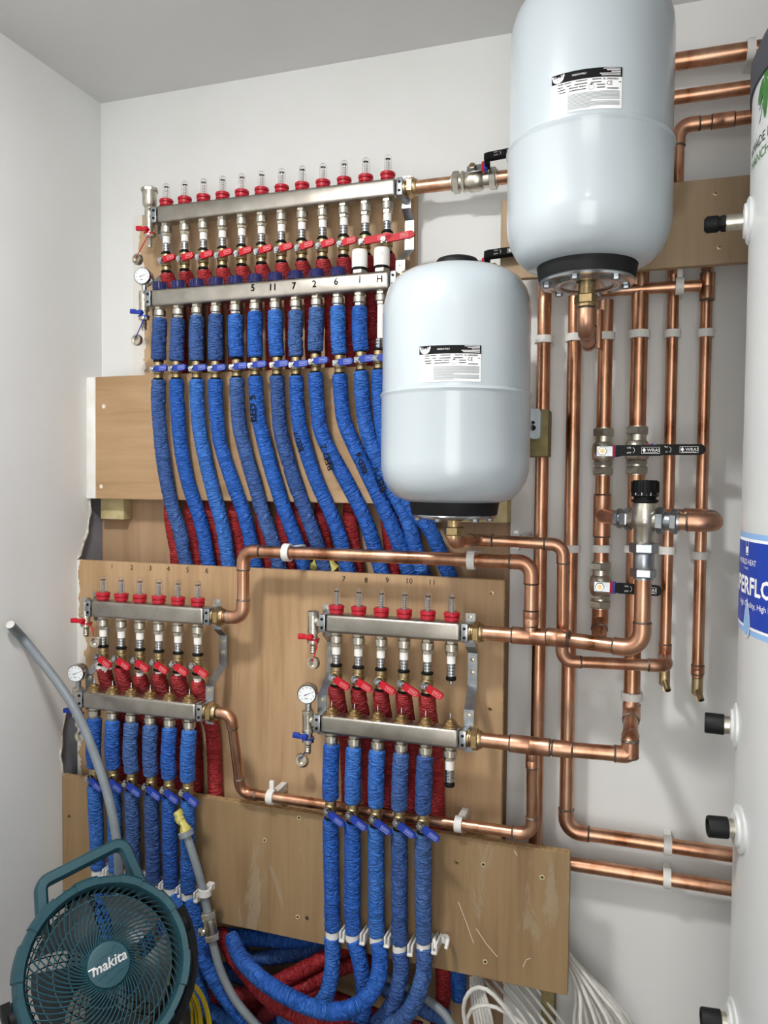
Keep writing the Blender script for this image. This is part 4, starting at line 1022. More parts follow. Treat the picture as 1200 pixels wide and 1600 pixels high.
# ================================================================== WHITE EXPANSION TANKS
def tank(label, px, o, y_top, D, lug, H=.425):
    X = X_(px, 600, o) if lug else X_(px, 250, o); R = D / 2; e = R - .135
    zt = Z_(px, y_top, o); zb = zt - H
    zs = P(px, 605 if lug else 181, o + R).z - zb
    Rt = thing('expansion_tank', label, 'tank', (X, -o, zb), 'white expansion tanks'); B = T(X, -o, zb)
    prof = [(.070, 0.0), (.086, .0015), (.104, .008), (.119 + e, .021), (.129 + e, .039), (R - .001, .058), (R, .072)]
    prof += [(R, zs - .006), (R + .0008, zs - .004), (R + .0026, zs), (R + .0010, zs + .003), (R - .0015, zs + .005), (R - .0015, zs + .02), (R - .0015, H - .085), (R - .0035, H - .064), (.1255 + e, H - .043), (.114 + e, H - .0255), (.096 + e, H - .0135), (.070, H - .0055), (.040, H - .0012), (.012, H)]
    mb = MB(); mb.lathe(prof, 96, B); mb.build('shell', MT['tank_white'], Rt, angle=50)
    mb = MB(); mb.lathe([(.080, .001), (.083, .003), (.083, .004), (.0815, -.0015), (.0785, -.020), (.077, -.023)], 64, B); mb.build('rubber_collar', MT['rubber'], Rt)
    mb = MB(); mb.lathe([(.0775, -.022), (.0785, -.024), (.0770, -.027), (.060, -.028), (.056, -.0305), (.046, -.0305), (.042, -.028), (.030, -.030), (.022, -.031)], 64, B); fl = mb.build('flange', MT['chrome'], Rt)
    for k in range(6):
        an = math.pi * 2 * (k + .3) / 6; mb = MB(); hexnut(mb, .0068, -.0335, -.0265, B @ T(.066 * math.cos(an), .066 * math.sin(an), 0)); mb.build('bolt', MT['zinc'], fl)
    mb = MB(); mb.lathe([(.0135, -.048), (.0135, -.030)], 18, B); hexnut(mb, .0195, -.060, -.044, B); mb.lathe([(.0155, -.064), (.0155, -.060)], 18, B); mb.build('union', MT['brass'], Rt)
    mb = MB(); mb.lathe([(.040, H - .002), (.040, H + .008), (.036, H + .014), (.024, H + .018), (.01, H + .019)], 40, B); mb.build('valve_cover', MT['rubber'], Rt)
    # label wrapped on the shell
    return Rt, X, o, zb, R, zs
def wrap(X, o, zc, R, a0):
    def fn(x, y, lift=0.0):
        q = a0 + x / R; return Vector((X + (R + lift) * math.sin(q), -o - (R + lift) * math.cos(q), zc + y))
    return fn
def tank_label(Rt, X, o, zc, R, a0, W=.106, H=.060):
    f00 = wrap(X, o, zc, R, a0); kx = W / .124; f0 = lambda x, y, l=0.0: f00(x * kx, y, l); W = .124
    mk = lambda l: (lambda x, y: f0(x, y, l))
    Rr = R - .0015
    f1, f2, f3 = mk(-.0008), mk(-.0005), mk(-.0002)
    mb = MB(); quad(mb, -W/2, W/2, -H/2, H/2, f1, 24); lb = mb.build('paper_label', MT['label_white'], Rt, smooth=False, fixn=False)
    hb = H/2 - .014
    mb = MB(); quad(mb, -W/2, W/2, hb, H/2, f2, 24); mb.build('label_band', MT['black_print'], lb, smooth=False, fixn=False)
    mb = MB(); cx, cy = -W/2 + .0125, hb + .0065; pts = [(-.0115, .0025), (-.0115, .006), (.0115, .006), (.0115, .0025)] + [(.0105 * math.cos(t_), .0025 - .0085 * math.sin(t_)) for t_ in [math.pi * k / 10 for k in range(11)]]
    mb.add([f3(cx + x, cy + y) for x, y in pts], [tuple(range(len(pts)))]); mb.build('badge', MT['white_print'], lb, smooth=False, fixn=False)
    f4 = mk(.0001)
    mb = MB(); text(mb, 'ZILMET', .0056, lambda x, y: f4(cx + x, cy + .0038 + y), bold=.0002); text(mb, '\u2022', .007, lambda x, y: f4(cx + x, cy - .001 + y)); mb.build('badge_print', MT['black_print'], lb, smooth=False, fixn=False)
    mb = MB(); text(mb, 'MADE IN ITALY', .0036, lambda x, y: f3(-.012 + x, hb + .0075 + y), bold=.0001)
    for k, L in enumerate((.030, .024, .016, .036, .033)): quad(mb, W/2 - .003 - L, W/2 - .003, hb + .0118 - k * .0024, hb + .0128 - k * .0024, f3, 4)
    mb.build('band_print', MT['white_print'], lb, smooth=False, fixn=False)
    mb = MB(); text(mb, 'CE', .0085, lambda x, y: f3(.040 + x, .0065 + y)); 
    text(mb, '28 - 00000238622', .0036, lambda x, y: f3(.042 + x, .0132 + y), bold=.0001)
    for x, y, L in ((-.050, .0135, .010), (-.038, .0135, .012), (-.018, .0135, .020), (.010, .0135, .016), (-.050, .009, .010), (-.034, .009, .008), (-.020, .009, .022), (.008, .009, .018), (-.050, .005, .014), (-.030, .005, .016), (-.012, .005, .012), (-.048, .001, .012), (-.030, .001, .030), (.018, .005, .014), (.018, .001, .014), (.036, -.0008, .020), (.056, .0085, .004)):
        quad(mb, x, x + L, y - .0006, y + .0006, f3, 3)
    for k in range(16):
        a_, b_ = 2 * math.pi * k / 16, 2 * math.pi * (k + 1) / 16
        mb.add([f3(.009 + .0042 * math.cos(a_), .003 + .0042 * math.sin(a_)), f3(.009 + .0047 * math.cos(a_), .003 + .0047 * math.sin(a_)), f3(.009 + .0047 * math.cos(b_), .003 + .0047 * math.sin(b_)), f3(.009 + .0042 * math.cos(b_), .003 + .0042 * math.sin(b_))], [(0, 1, 2, 3)])
    quad(mb, .0075, .0105, .0055, .007, f3)
    mb.build('label_print', MT['black_print'], lb, smooth=False, fixn=False)
    mb = MB()
    for k in range(13): quad(mb, -.032, (.058 if k not in (7, 12) else .008), -.0052 - k * .0018, -.0043 - k * .0018, f3, 8)
    mb.build('small_print', MT['grey_print'], lb, smooth=False, fixn=False)
    return lb
tk = tank('white expansion tank hanging highest, black collar seen from below', 920, .345, -14, .266, False, .452)
tank_label(tk[0], tk[1], tk[2], tk[3] + tk[5] + .040, tk[4], math.radians(1.5))
mb = MB(); mb.rbox((tk[1] - .05, -.232, tk[3] + .12), (tk[1] + .05, -.12, tk[3] + .30), .004, 2); mb.build('wall_bracket', MT['tank_white'], tk[0])
copper_run('copper elbow under the upper tank turning back to the wall', [(tk[1], -tk[2], tk[3] - .058), (tk[1], -tk[2], tk[3] - .100), (tk[1] - .004, -.20, tk[3] - .104), (tk[1] - .004, -.20, tk[3] + .02)], R22 * 1.1, R=.02, group='copper pipe runs')
tk2 = tank('white expansion tank in the middle, in front of the blue pipes', 712, .30, 419, .27, True)
tank_label(tk2[0], tk2[1], tk2[2], tk2[3] + tk2[5] + .040, tk2[4], math.radians(8.6))
# hanging lug on the right of the lower tank
lc = P(832, 662, .17)
poly = []
for cx_, cy_, a0 in ((.008, .022, 0), (-.012, .022, 90), (-.012, -.022, 180), (.008, -.022, 270)):
    for k in range(5): t_ = math.radians(a0 + k * 22.5); poly.append((cx_ + .007 * math.cos(t_), cy_ + .007 * math.sin(t_)))
Ml = frame(lc, (0, -1, 0)); mb = MB(); mb.prism(poly, -.035, 0, Ml); lg = mb.build('hanging_lug', MT['tank_white'], tk2[0])
mb = MB(); mb.lathe([(.0055, 0), (.0055, .0006)], 16, Ml @ T(.001, -.008, 0)); mb.lathe([(.0035, 0), (.0035, .0006)], 12, Ml @ T(.001, .002, 0)); mb.build('keyhole', MT['black_plastic'], lg)
mb = MB(); mb.rbox((tk2[1] - .02, -.20, lc.z - .03), (lc.x, -.165, lc.z + .03), .002, 1); mb.build('lug_arm', MT['tank_white'], tk2[0])

# ================================================================== HOT WATER CYLINDER
RC = .285; YC = -.44
d = ray(1157, 860); r2d = Vector((d.x, d.y)).normalized(); nr = Vector((r2d.y, -r2d.x))
tt = (YC - CAM.y - nr.y * RC) / r2d.y
CX = CAM.x + r2d.x * tt + nr.x * RC
tan_p = Vector((CX, YC)) - nr * RC           # silhouette point seen at the left
def at_tan(px, py):
    d = ray(px, py); k = (tan_p - Vector((CAM.x, CAM.y))).length / math.hypot(d.x, d.y); return CAM.z + d.z * k
A0 = math.atan2(-nr.x, nr.y)                 # angle (0 = towards the camera side -Y) of that point
zc1 = at_tan(1172, 163); zc2_ = at_tan(1174, 116)
Rt = thing('hot_water_cylinder', 'tall white hot water cylinder at the right edge with a blue label', 'water cylinder', (CX, YC, 0)); B = T(CX, YC, 0)
mb = MB(); mb.lathe([(RC - .01, .0), (RC, .005), (RC, zc1)], 128, B); mb.build('casing', MT['cyl_white'], Rt, angle=50)
mb = MB(); mb.lathe([(RC + .001, zc1 - .001), (RC + .003, zc1), (RC + .003, zc2_), (RC - .005, zc2_ + .02), (RC - .04, zc2_ + .035), (.1, zc2_ + .04)], 128, B); mb.build('top_cap', MT['cyl_cap'], Rt)
# wrap: x runs from the silhouette towards the camera side (rightwards)
def cw(zc, lift): return lambda x, y: Vector((CX + (RC + lift) * math.sin(A0 + x / RC), YC - (RC + lift) * math.cos(A0 + x / RC), zc + y))
zA, zBl = at_tan(1158, 828), at_tan(1153, 975)
zm = (zA + zBl) / 2; hl = (zA - zBl) / 2
mb = MB(); quad(mb, -.12, .55, -hl, hl, cw(zm, .0004), 60); lb = mb.build('blue_label', MT['label_light_blue'], Rt, smooth=False, fixn=False)
mb = MB(); quad(mb, -.12, .55, -hl + .008, hl - .008, cw(zm, .0008), 60); mb.build('label_border', MT['white_print'], lb, smooth=False, fixn=False)
mb = MB(); quad(mb, -.12, .55, -hl + .012, hl - .012, cw(zm, .0012), 60); mb.build('label_field', MT['label_blue'], lb, smooth=False, fixn=False)
f = cw(zm, .0016); mb = MB()
text(mb, 'SUPERFLOW', .034, lambda x, y: f(x + .090, y - .004), bold=.0011, sx=1.12)
text(mb, 'WORLD HEAT', .0115, lambda x, y: f(x + .072, y + .030), sx=1.05); text(mb, 'CYLINDERS', .004, lambda x, y: f(x + .072, y + .021))
text(mb, 'High Quality, High Performance', .0115, lambda x, y: f(x + .128, y - .029), sx=1.15)
for q in range(10):  # small cylinder emblem outline
    pass
pts = [(-.006, -.010), (.006, -.010), (.006, .008)] + [(.006 * math.cos(t_), .008 + .006 * math.sin(t_)) for t_ in [math.pi * k / 8 for k in range(1, 8)]] + [(-.006, .008)]
for k in range(len(pts)):
    (xa_, ya_), (xb_, yb_) = pts[k], pts[(k + 1) % len(pts)]; n_ = Vector((yb_ - ya_, xa_ - xb_)).normalized() * .0011
    mb.add([f(.076 + xa_, .050 + ya_), f(.076 + xb_, .050 + yb_), f(.076 + xb_ - n_.x, .050 + yb_ - n_.y), f(.076 + xa_ - n_.x, .050 + ya_ - n_.y)], [(0, 1, 2, 3)])
quad(mb, .072, .080, .043, .052, f)
mb.build('label_print', MT['white_print'], lb, smooth=False, fixn=False)
drop = [(0, .030), (.005, .020), (.0105, .006), (.0125, -.004), (.010, -.014), (.005, -.019), (0, -.0205), (-.005, -.019), (-.010, -.014), (-.0125, -.004), (-.0105, .006), (-.005, .020)]
for sc_, mt, lf in ((1.12, 'white_print', .0018), (1.0, 'label_light_blue', .0022)):
    g = cw(zm, lf); mb = MB(); mb.add([g(.082 + x * sc_, -hl + .018 + y * sc_) for x, y in drop], [tuple(range(12))]); mb.build('drop_mark', MT[mt], lb, smooth=False, fixn=False)
# insect emblem with lettering
zi = at_tan(1172, 160); g = cw(0, .0006); cx_, cz_ = .098, at_tan(1168, 205) + .008
def blob(mb, cx0, cz0, a_, b_, rot, n=18, taper=0.0):
    pts = []
    for k in range(n):
        t_ = 2 * math.pi * k / n; x, y = a_ * math.cos(t_), b_ * math.sin(t_); x *= 1 + taper * math.sin(t_)
        pts.append((cx0 + x * math.cos(rot) - y * math.sin(rot), cz0 + x * math.sin(rot) + y * math.cos(rot)))
    mb.add([g(x, y) for x, y in pts], [tuple(range(n))])
mb = MB(); blob(mb, cx_, cz_ - .006, .0085, .027, 0, taper=.35); blob(mb, cx_, cz_ + .028, .0065, .010, 0); blob(mb, cx_, cz_ + .042, .0045, .006, 0)
blob(mb, cx_ - .017, cz_ + .010, .0085, .017, -.5, taper=-.2); blob(mb, cx_ + .020, cz_ + .016, .0085, .021, .9, taper=-.2)
em = mb.build('insect_emblem', MT['bee_green'], Rt, smooth=False, fixn=False)
mb = MB()
for pl in (((-.003, .044), (-.006, .056)), ((.003, .044), (.010, .058)), ((-.006, .030), (-.014, .040), (-.016, .048)), ((.006, .030), (.016, .040), (.024, .046)), ((-.008, .004), (-.018, -.010), (-.024, -.012)), ((-.008, -.008), (-.016, -.026), (-.022, -.030)), ((.009, .006), (.012, -.018), (.018, -.024)), ((.012, .010), (.020, .0), (.030, .0))):
    for (x0, y0), (x1, y1) in zip(pl[:-1], pl[1:]):
        n_ = Vector((y0 - y1, x1 - x0)).normalized() * .0010
        mb.add([g(cx_ + x0 + n_.x, cz_ + y0 + n_.y), g(cx_ + x1 + n_.x, cz_ + y1 + n_.y), g(cx_ + x1 - n_.x, cz_ + y1 - n_.y), g(cx_ + x0 - n_.x, cz_ + y0 - n_.y)], [(0, 1, 2, 3)])
mb.build('insect_legs', MT['bee_dark'], em, smooth=False, fixn=False)
mb = MB(); text(mb, '#MADE IN', .019, lambda x, y: g(x + .080, cz_ - .056 + y), sx=1.1); mb.build('emblem_lettering', MT['bee_dark'], em, smooth=False, fixn=False)
mb = MB(); text(mb, 'MANCHESTER', .019, lambda x, y: g(x + .104, cz_ - .077 + y), sx=1.15); mb.build('emblem_lettering', MT['bee_green'], em, smooth=False, fixn=False)
# capped ports on the side that faces the pipes
def port(px, py, small=False, phi=10):
    an = A0 + math.radians(phi); dr = Vector((math.sin(an), -math.cos(an), 0)); p = Vector((CX, YC, at_tan(px, py))) + dr * RC
    M = frame(p, dr, (0, 0, 1))
    mb = MB(); mb.lathe([(.034, -.004), (.034, .002), (.030, .004), (.026, .0045), (.024, .008), (.014, .009)], 36, M); es = mb.build('escutcheon', MT['cyl_white'], Rt)
    if small:
        mb = MB(); mb.lathe([(.0115, .008), (.0115, .032)], 20, M); mb.build('sensor_pocket', MT['nickel'], es)
        mb = MB(); hexnut(mb, .0125, .031, .039, M); mb.lathe([(.0105, .039), (.0105, .042), (.0122, .043), (.0122, .058), (.008, .062)], 18, M); mb.build('cable_gland', MT['black_plastic'], es)
    else:
        mb = MB(); mb.lathe([(.0135, .006), (.0135, .020)], 20, M); mb.build('stub', MT['nickel'], es)
        mb = MB(); mb.lathe([(.0155, .017), (.0155, .042), (.0145, .044), (.011, .044), (.011, .039)], 22, M); mb.build('rubber_cap', MT['rubber'], es)
port(1166, 352, True, 4); port(1150, 1130, False, 3); port(1149, 1266, False, 14); port(1142, 1560, False, 12)

# ================================================================== GREY HOSE AND STOPPED PIPE
h0 = PX(16, 976, .02)
pts = [h0] + [P(x, y, o) for x, y, o in ((38, 1000, .28), (70, 1040, .285), (103, 1085, .29), (128, 1130, .295), (150, 1185, .30), (168, 1240, .305), (179, 1290, .31), (185, 1340, .315), (188, 1420, .30), (190, 1520, .26), (195, 1650, .24))]
Rt = thing('grey_hose', 'long grey pipe with a cut end leaning against the left wall', 'pipe', pts[-1])
mb = MB(); mb.tube(catmull(pts, .01), .0098, 16); mb.build('tube', MT['grey_hose'], Rt)
mb = MB(); dd = (pts[0] - pts[1]).normalized(); mb.lathe([(.0092, -.001), (.0092, .0008)], 16, frame(pts[0], dd, (0, 1, .2))); mb.build('cut_end', MT['white_cable'], Rt)
pts = [P(x, y, o) for x, y, o in ((290, 1300, .235), (300, 1330, .236), (312, 1370, .236), (321, 1408, .236), (327, 1440, .238), (333, 1475, .240), (346, 1520, .245), (368, 1563, .25), (400, 1602, .25), (440, 1650, .24))]
Rt = thing('stopped_grey_pipe', 'grey pipe closed with yellow tape, a nickel tap joint on it', 'pipe', pts[-1])
mb = MB(); mb.tube(catmull(pts, .01), .0088, 16); mb.build('tube', MT['grey_hose'], Rt)
mb = MB(); up_ = (pts[0] - pts[1]).normalized(); M = frame(pts[0], up_, (1, 0, 0)); mb.lathe([(.010, -.010), (.0165, -.009), (.0165, .002), (.014, .003)], 20, M); mb.build('collar', MT['grey_hose'], Rt)
mb = MB(); tp = [M @ Vector(q) for q in ((0, 0, .002), (.001, 0, .012), (-.001, 0, .020), (-.005, 0, .030), (-.003, .001, .040), (-.004, 0, .048))]
_k = crease(77, .003, 60, 2.0, .3, .003); mb.tube(catmull(tp, .003), [.0145, .0135, .012, .010, .0085, .0082, .0085, .0105, .0115, .0108, .0105, .0112, .0108, .0095, .008, .0075, .007, .0065][:len(catmull(tp, .003))] + [.0065] * max(0, len(catmull(tp, .003)) - 18), 14, disp=_k); mb.build('tape_stopper', MT['yellow_tape'], Rt)
M = frame(P(328, 1444, .238), (pts[4] - pts[5]), (1, 0, 0)); mb = MB(); hexnut(mb, .0165, .012, .026, M); mb.lathe([(.013, -.022), (.014, -.020), (.014, .012)], 20, M); hexnut(mb, .0165, -.034, -.020, M)
mb.lathe([(.007, 0), (.007, .022)], 14, M @ frame((0, 0, -.012), (-.9, -.5, 0), (0, 0, 1))); hexnut(mb, .0095, .016, .026, M @ frame((0, 0, -.012), (-.9, -.5, 0), (0, 0, 1))); mb.build('tap_joint', MT['nickel'], Rt)
clip('white clip holding the grey taped pipe on the lowest board', P(320, 1393, .236), 'Z', .0095, .205, 'white clips on the lowest board')

# ================================================================== PIPE TANGLE UNDER THE LOWEST BOARD
def tang(label, mat, pl, r=FR, worn=.3):
    pts = [P(x, y, o) for x, y, o in pl]
    Rt = thing('insulated_pipe', label, 'pipe', pts[0], 'lagged pipes tangled under the lowest board'); sleeve('foam_sleeve', pts, Rt, mat, r, .006, worn)
    mb = MB(); mb.tube(catmull(pts, .02), .0085, 8); mb.build('inner_pipe', MT['white_plastic'], Rt)
tang('red lagged pipe sweeping under the big blue bend', 'red_foam', ((345, 1455, .13), (362, 1490, .17), (392, 1530, .215), (430, 1566, .235), (480, 1592, .235), (560, 1615, .22), (650, 1625, .18)))
tang('red lagged pipe, upper of two crossing behind the first blue drop', 'red_foam', ((565, 1470, .05), (530, 1485, .10), (490, 1506, .14), (450, 1527, .17), (400, 1550, .16), (330, 1560, .12)))
tang('red lagged pipe, lower of two crossing behind the first blue drop', 'red_foam', ((590, 1500, .05), (540, 1510, .10), (495, 1532, .14), (450, 1556, .17), (410, 1590, .15)))
tang('blue lagged pipe just under the front board edge, left part', 'blue_foam', ((318, 1462, .17), (350, 1462, .13), (400, 1466, .10), (470, 1470, .07), (560, 1470, .04)), FR * 1.05)
tang('dark blue lagged pipe behind the crossing red ones', 'navy_foam', ((345, 1520, .06), (390, 1500, .09), (440, 1494, .09), (500, 1485, .07), (560, 1480, .05)))
tang('dark blue lagged pipe bulging beside the red sweep', 'navy_foam', ((360, 1470, .08), (380, 1490, .10), (400, 1525, .12), (450, 1560, .12), (520, 1590, .11), (600, 1600, .10)))
tang('red lagged pipe hanging at the right end of the pile', 'red_foam', ((694, 1460, .07), (693, 1510, .08), (692, 1560, .08), (680, 1620, .08)), FR)
tang('blue lagged pipe stub beside the white cables', 'blue_foam', ((716, 1440, .06), (716, 1500, .07), (717, 1562, .075)), FR * 1.05)
tang('dark blue lagged pipe low between the last two drops', 'navy_foam', ((700, 1590, .13), (670, 1580, .12), (640, 1560, .10), (600, 1545, .08)))
tang('red lagged pipe low at the bottom edge', 'red_foam', ((700, 1650, .2), (640, 1605, .15), (590, 1590, .12), (520, 1560, .07), (440, 1545, .05)))
tang('blue lagged pipe filling the bottom left of the pile', 'blue_foam', ((285, 1560, .12), (330, 1580, .15), (400, 1620, .18), (480, 1650, .2)))
tang('dark blue lagged pipe behind the yellow cable', 'navy_foam', ((260, 1500, .08), (300, 1500, .10), (345, 1515, .10), (420, 1545, .08)))
tang('red lagged pipe behind the yellow cable', 'red_foam', ((270, 1545, .05), (320, 1552, .06), (370, 1560, .07), (440, 1590, .08)))
tang('dark blue lagged pipe along the bottom edge', 'navy_foam', ((230, 1600, .1), (330, 1610, .12), (450, 1600, .13), (560, 1595, .12), (660, 1610, .1)))
pts = [P(x, y, o) for x, y, o in ((590, 1520, .09), (640, 1545, .13), (672, 1565, .17), (700, 1592, .19), (720, 1640, .2))]
Rt = thing('bare_pipe', 'bare pale grey pipe emerging from the pile below the last blue drop', 'pipe', pts[0]); mb = MB(); mb.tube(catmull(pts, .01), .0085, 14); mb.build('tube', MT['grey_hose'], Rt)
# scrap of yellow foam behind the pipe over the big board
c = P(505, 884, .05); mb = MB(); mb.tube(catmull([c + Vector((-.03, 0, -.01)), c + Vector((-.01, -.004, .006)), c + Vector((.012, -.003, .008)), c + Vector((.03, 0, -.008))], .005), .013, 10, disp=crease(5, .004, 70, 2, .4, .004))
tag(mb.build('wrapping_scrap', MT['yellow_tape']), 'crumpled yellow scrap wedged between the blue pipes and the big board', 'wrapping')

# ================================================================== CABLES
def cable_thing(name, label, strands, mat, r):
    Rt = thing(name, label, 'cable', strands[0][0], 'cable bundles')
    for s in strands:
        mb = MB(); mb.tube(catmull(s, .015), r, 8); mb.build('strand', MT[mat], Rt)
    return Rt
def px3(*l): return [P(*q) for q in l]
st = []
for k in range(14):
    f = k / 13; j = rnd.uniform(-3, 3)
    st.append(px3((880 - 8 * f, 1478 + 6 * f, .03 + .02 * (k % 3)), (898 - 4 * f + j, 1500 + 22 * f, .035 + .03 * (k % 3)), (944 - 44 * f, 1548 + 16 * f + j, .05 + .035 * (k % 3)), (990 - 95 * f + j, 1605, .06 + .04 * (k % 3)), (1010 - 100 * f, 1680, .06 + .04 * (k % 3))))
cable_thing('cable_bundle', 'thick bundle of white cables hanging beside the front board', st, 'white_cable', .0040)
st = []
for k in range(7):
    f = k / 6; st.append(px3((835 - 16 * k, 1540 - 2 * k, .06 + .01 * (k % 2)), (862 - 14 * k, 1575, .07 + .01 * k), (893 - 15 * k, 1620, .09 + .01 * k), (905 - 14 * k, 1690, .1)))
cable_thing('cable_bundle', 'loose white cables fanning out under the front board corner', st[:6], 'white_cable', .0036)
st = []
for k in range(6):
    st.append(px3((736 + 3 * k, 1525, .08), (737 + 4 * k, 1555, .09 + .006 * k), (742 + 5 * k, 1590, .10 + .006 * k), (752 + 4 * k, 1650, .11)))
st.append(px3((735, 1640, .17), (724, 1575, .185), (738, 1546, .19), (760, 1546, .19), (785, 1570, .19), (810, 1605, .18), (850, 1660, .17)))
st.append(px3((735, 1650, .16), (730, 1590, .175), (748, 1572, .18), (775, 1574, .18), (805, 1592, .175), (850, 1625, .16)))
cable_thing('cable_coil', 'coil of white cable looping below the lowest board', st, 'white_cable', .0042)
st = []
for k in range(6):
    f = [0, .12, .45, .55, .72, .95][k]; st.append(px3((262, 1508 + 40 * f, .30), (294 - 8 * f, 1529 + 24 * f, .30 + .012 * (k % 2)), (317 - 20 * f, 1556 + 14 * f, .30 + .012 * (k % 2)), (329 - 30 * f, 1600, .30), (331 - 30 * f, 1660, .30)))
cable_thing('cable_coil', 'coil of yellow cable beside the teal fan', st, 'yellow_cable', .0028)

# ================================================================== TEAL JOBSITE FAN
FC = P(165, 1510, .52); toc = (CAM - FC).normalized()
axis = (toc + RT * .20 + UP * .14).normalized()
upv = UP.copy(); upv = (upv - axis * upv.dot(axis)).normalized(); rgt = upv.cross(axis)
roll = math.radians(14); xv_ = rgt * math.cos(roll) + upv * math.sin(roll)
FM = frame(FC, axis, xv_)
RF = 132 / FPX * (FC - CAM).dot(FW)
k_ = RF / 138.0                                   # metres per photo pixel at the fan
Rt = thing('jobsite_fan', 'teal and black jobsite fan leaning at the lower left', 'fan', FC)
Rt.rotation_mode = 'QUATERNION'; Rt.rotation_quaternion = FM.to_quaternion()
def fpart(mb, name, mat, parent=None, **kw):
    ob = mb.build(name, MT[mat], None, **kw); ob.parent = parent or Rt; return ob
mb = MB(); ri = RF * .865
mb.ring([(ri, .000), (RF * .90, .012), (RF * .965, .014), (RF * .99, .006), (RF * 1.0, -.022), (RF * .97, -.060), (RF * .90, -.062), (RF * .885, -.02)], 96)
rim = fpart(mb, 'rim', 'teal', angle=45)
for a_ in (20, 52, 84, 118, 150, 182, 212, 250, 290, 330):
    mb = MB(); w_ = math.radians(11 if a_ % 4 else 8); n_ = 6; vs = []; fs = []
    for j in range(n_ + 1):
        an = math.radians(a_) - w_ + 2 * w_ * j / n_
        for (r_, z_) in ((RF * .885, .011), (RF * .90, .0155), (RF * .975, .0175), (RF * 1.008, .008), (RF * 1.018, -.024), (RF * .95, -.026)): vs.append((r_ * math.cos(an), r_ * math.sin(an), z_))
    for j in range(n_):
        for q in range(6): fs.append((6*j+q, 6*j+(q+1) % 6, 6*j+6+(q+1) % 6, 6*j+6+q))
    fs += [tuple(range(6)), tuple(6*n_+q for q in range(6))]
    mb.add(vs, fs); fpart(mb, 'rim_block', 'teal', rim, angle=30)
# carrying handle
hp = [(-80, 88), (-77, 115), (-62, 163), (-52, 170), (74, 174), (84, 168), (92, 112)]
path, _ = fillet([Vector((x * k_, y * k_, -.030)) for x, y in ((-66, 92), (-46, 168), (98, 172), (102, 72))], .020, 6)
vs = []; fs = []; wI, wZ = .0115, .016
for i, p in enumerate(path):
    t_ = (path[min(i+1, len(path)-1)] - path[max(i-1, 0)]).normalized(); n_ = Vector((-t_.y, t_.x, 0))
    for (a_, b_) in ((-1, -.6), (-.6, -1), (.6, -1), (1, -.6), (1, .6), (.6, 1), (-.6, 1), (-1, .6)): vs.append(p + n_ * a_ * wI + Vector((0, 0, b_ * wZ)))
for j in range(len(path) - 1):
    for q in range(8): fs.append((8*j+q, 8*j+(q+1) % 8, 8*j+8+(q+1) % 8, 8*j+8+q))
fs += [tuple(range(8)), tuple(8*(len(path)-1)+q for q in range(8))]
mb = MB(); mb.add(vs, fs); fpart(mb, 'carrying_handle', 'teal', angle=40)
# front grille: bowed wires swept round the hub, three rings
rh = 34 * k_
def gz(r): f = (r - rh) / (ri - rh); return .026 * (1 - f * f) + .002
mb = MB()
gr = None
NW = 58
mb = MB()
pts = []
for j in range(12):
    f = j / 11; r = rh * .95 + (ri * 1.01 - rh * .95) * f; an = .95 * f ** .8
    pts.append((r * math.cos(an), -r * math.sin(an), gz(r)))
mb.tube(pts, .0014, 4); w0 = fpart(mb, 'grille_wire', 'teal', angle=80)
mb = MB(); mb.ring([(rh * 1.03, .016), (rh * 1.05, .026), (rh * 1.0, .030), (rh * .9, .030), (rh * .9, .016)], 40); gr = fpart(mb, 'front_grille', 'teal')
w0.parent = gr
for k in range(1, NW):
    c_ = w0.copy(); COL.objects.link(c_); c_.parent = gr; c_.matrix_local = Matrix.Rotation(2 * math.pi * k / NW, 4, 'Z')
for f in (.30, .56, .82):
    r = rh + (ri - rh) * f; mb = MB(); mb.ring([(r - .0009, gz(r) - .003), (r + .0009, gz(r) - .003), (r + .0009, gz(r) - .0008), (r - .0009, gz(r) - .0008)], 64); fpart(mb, 'grille_ring', 'teal', gr)
# hub badge
mb = MB(); mb.lathe([(rh, .016), (rh, .030), (rh * .96, .0335), (rh * .85, .0345)], 48); hb = fpart(mb, 'hub_badge', 'teal', angle=30)
mb = MB()
for pl in (((-.9, .18), (-.35, .22), (-.25, .42), (.35, .46), (.45, .66), (.62, .68)), ((-.75, -.45), (-.3, -.40), (-.22, -.30), (.3, -.28), (.4, -.12), (.9, -.08)), ((-.45, -.78), (.1, -.74), (.2, -.58), (.66, -.55))):
    for (x0, y0), (x1, y1) in zip(pl[:-1], pl[1:]): mb.tube([(x0 * rh * .9, y0 * rh * .9, .0346), (x1 * rh * .9, y1 * rh * .9, .0346)], .0006, 4)
fpart(mb, 'badge_groove', 'teal_dark', hb)
mb = MB(); text(mb, 'makita', rh * .62, lambda x, y: Vector((x, y + .001, .0351)), shear=.25, sx=1.02, bold=.0005); quad(mb, -rh * .93, -rh * .6, rh * .13, rh * .19, lambda x, y: Vector((x, y, .0351))); fpart(mb, 'badge_lettering', 'white_print', hb, smooth=False, fixn=False)
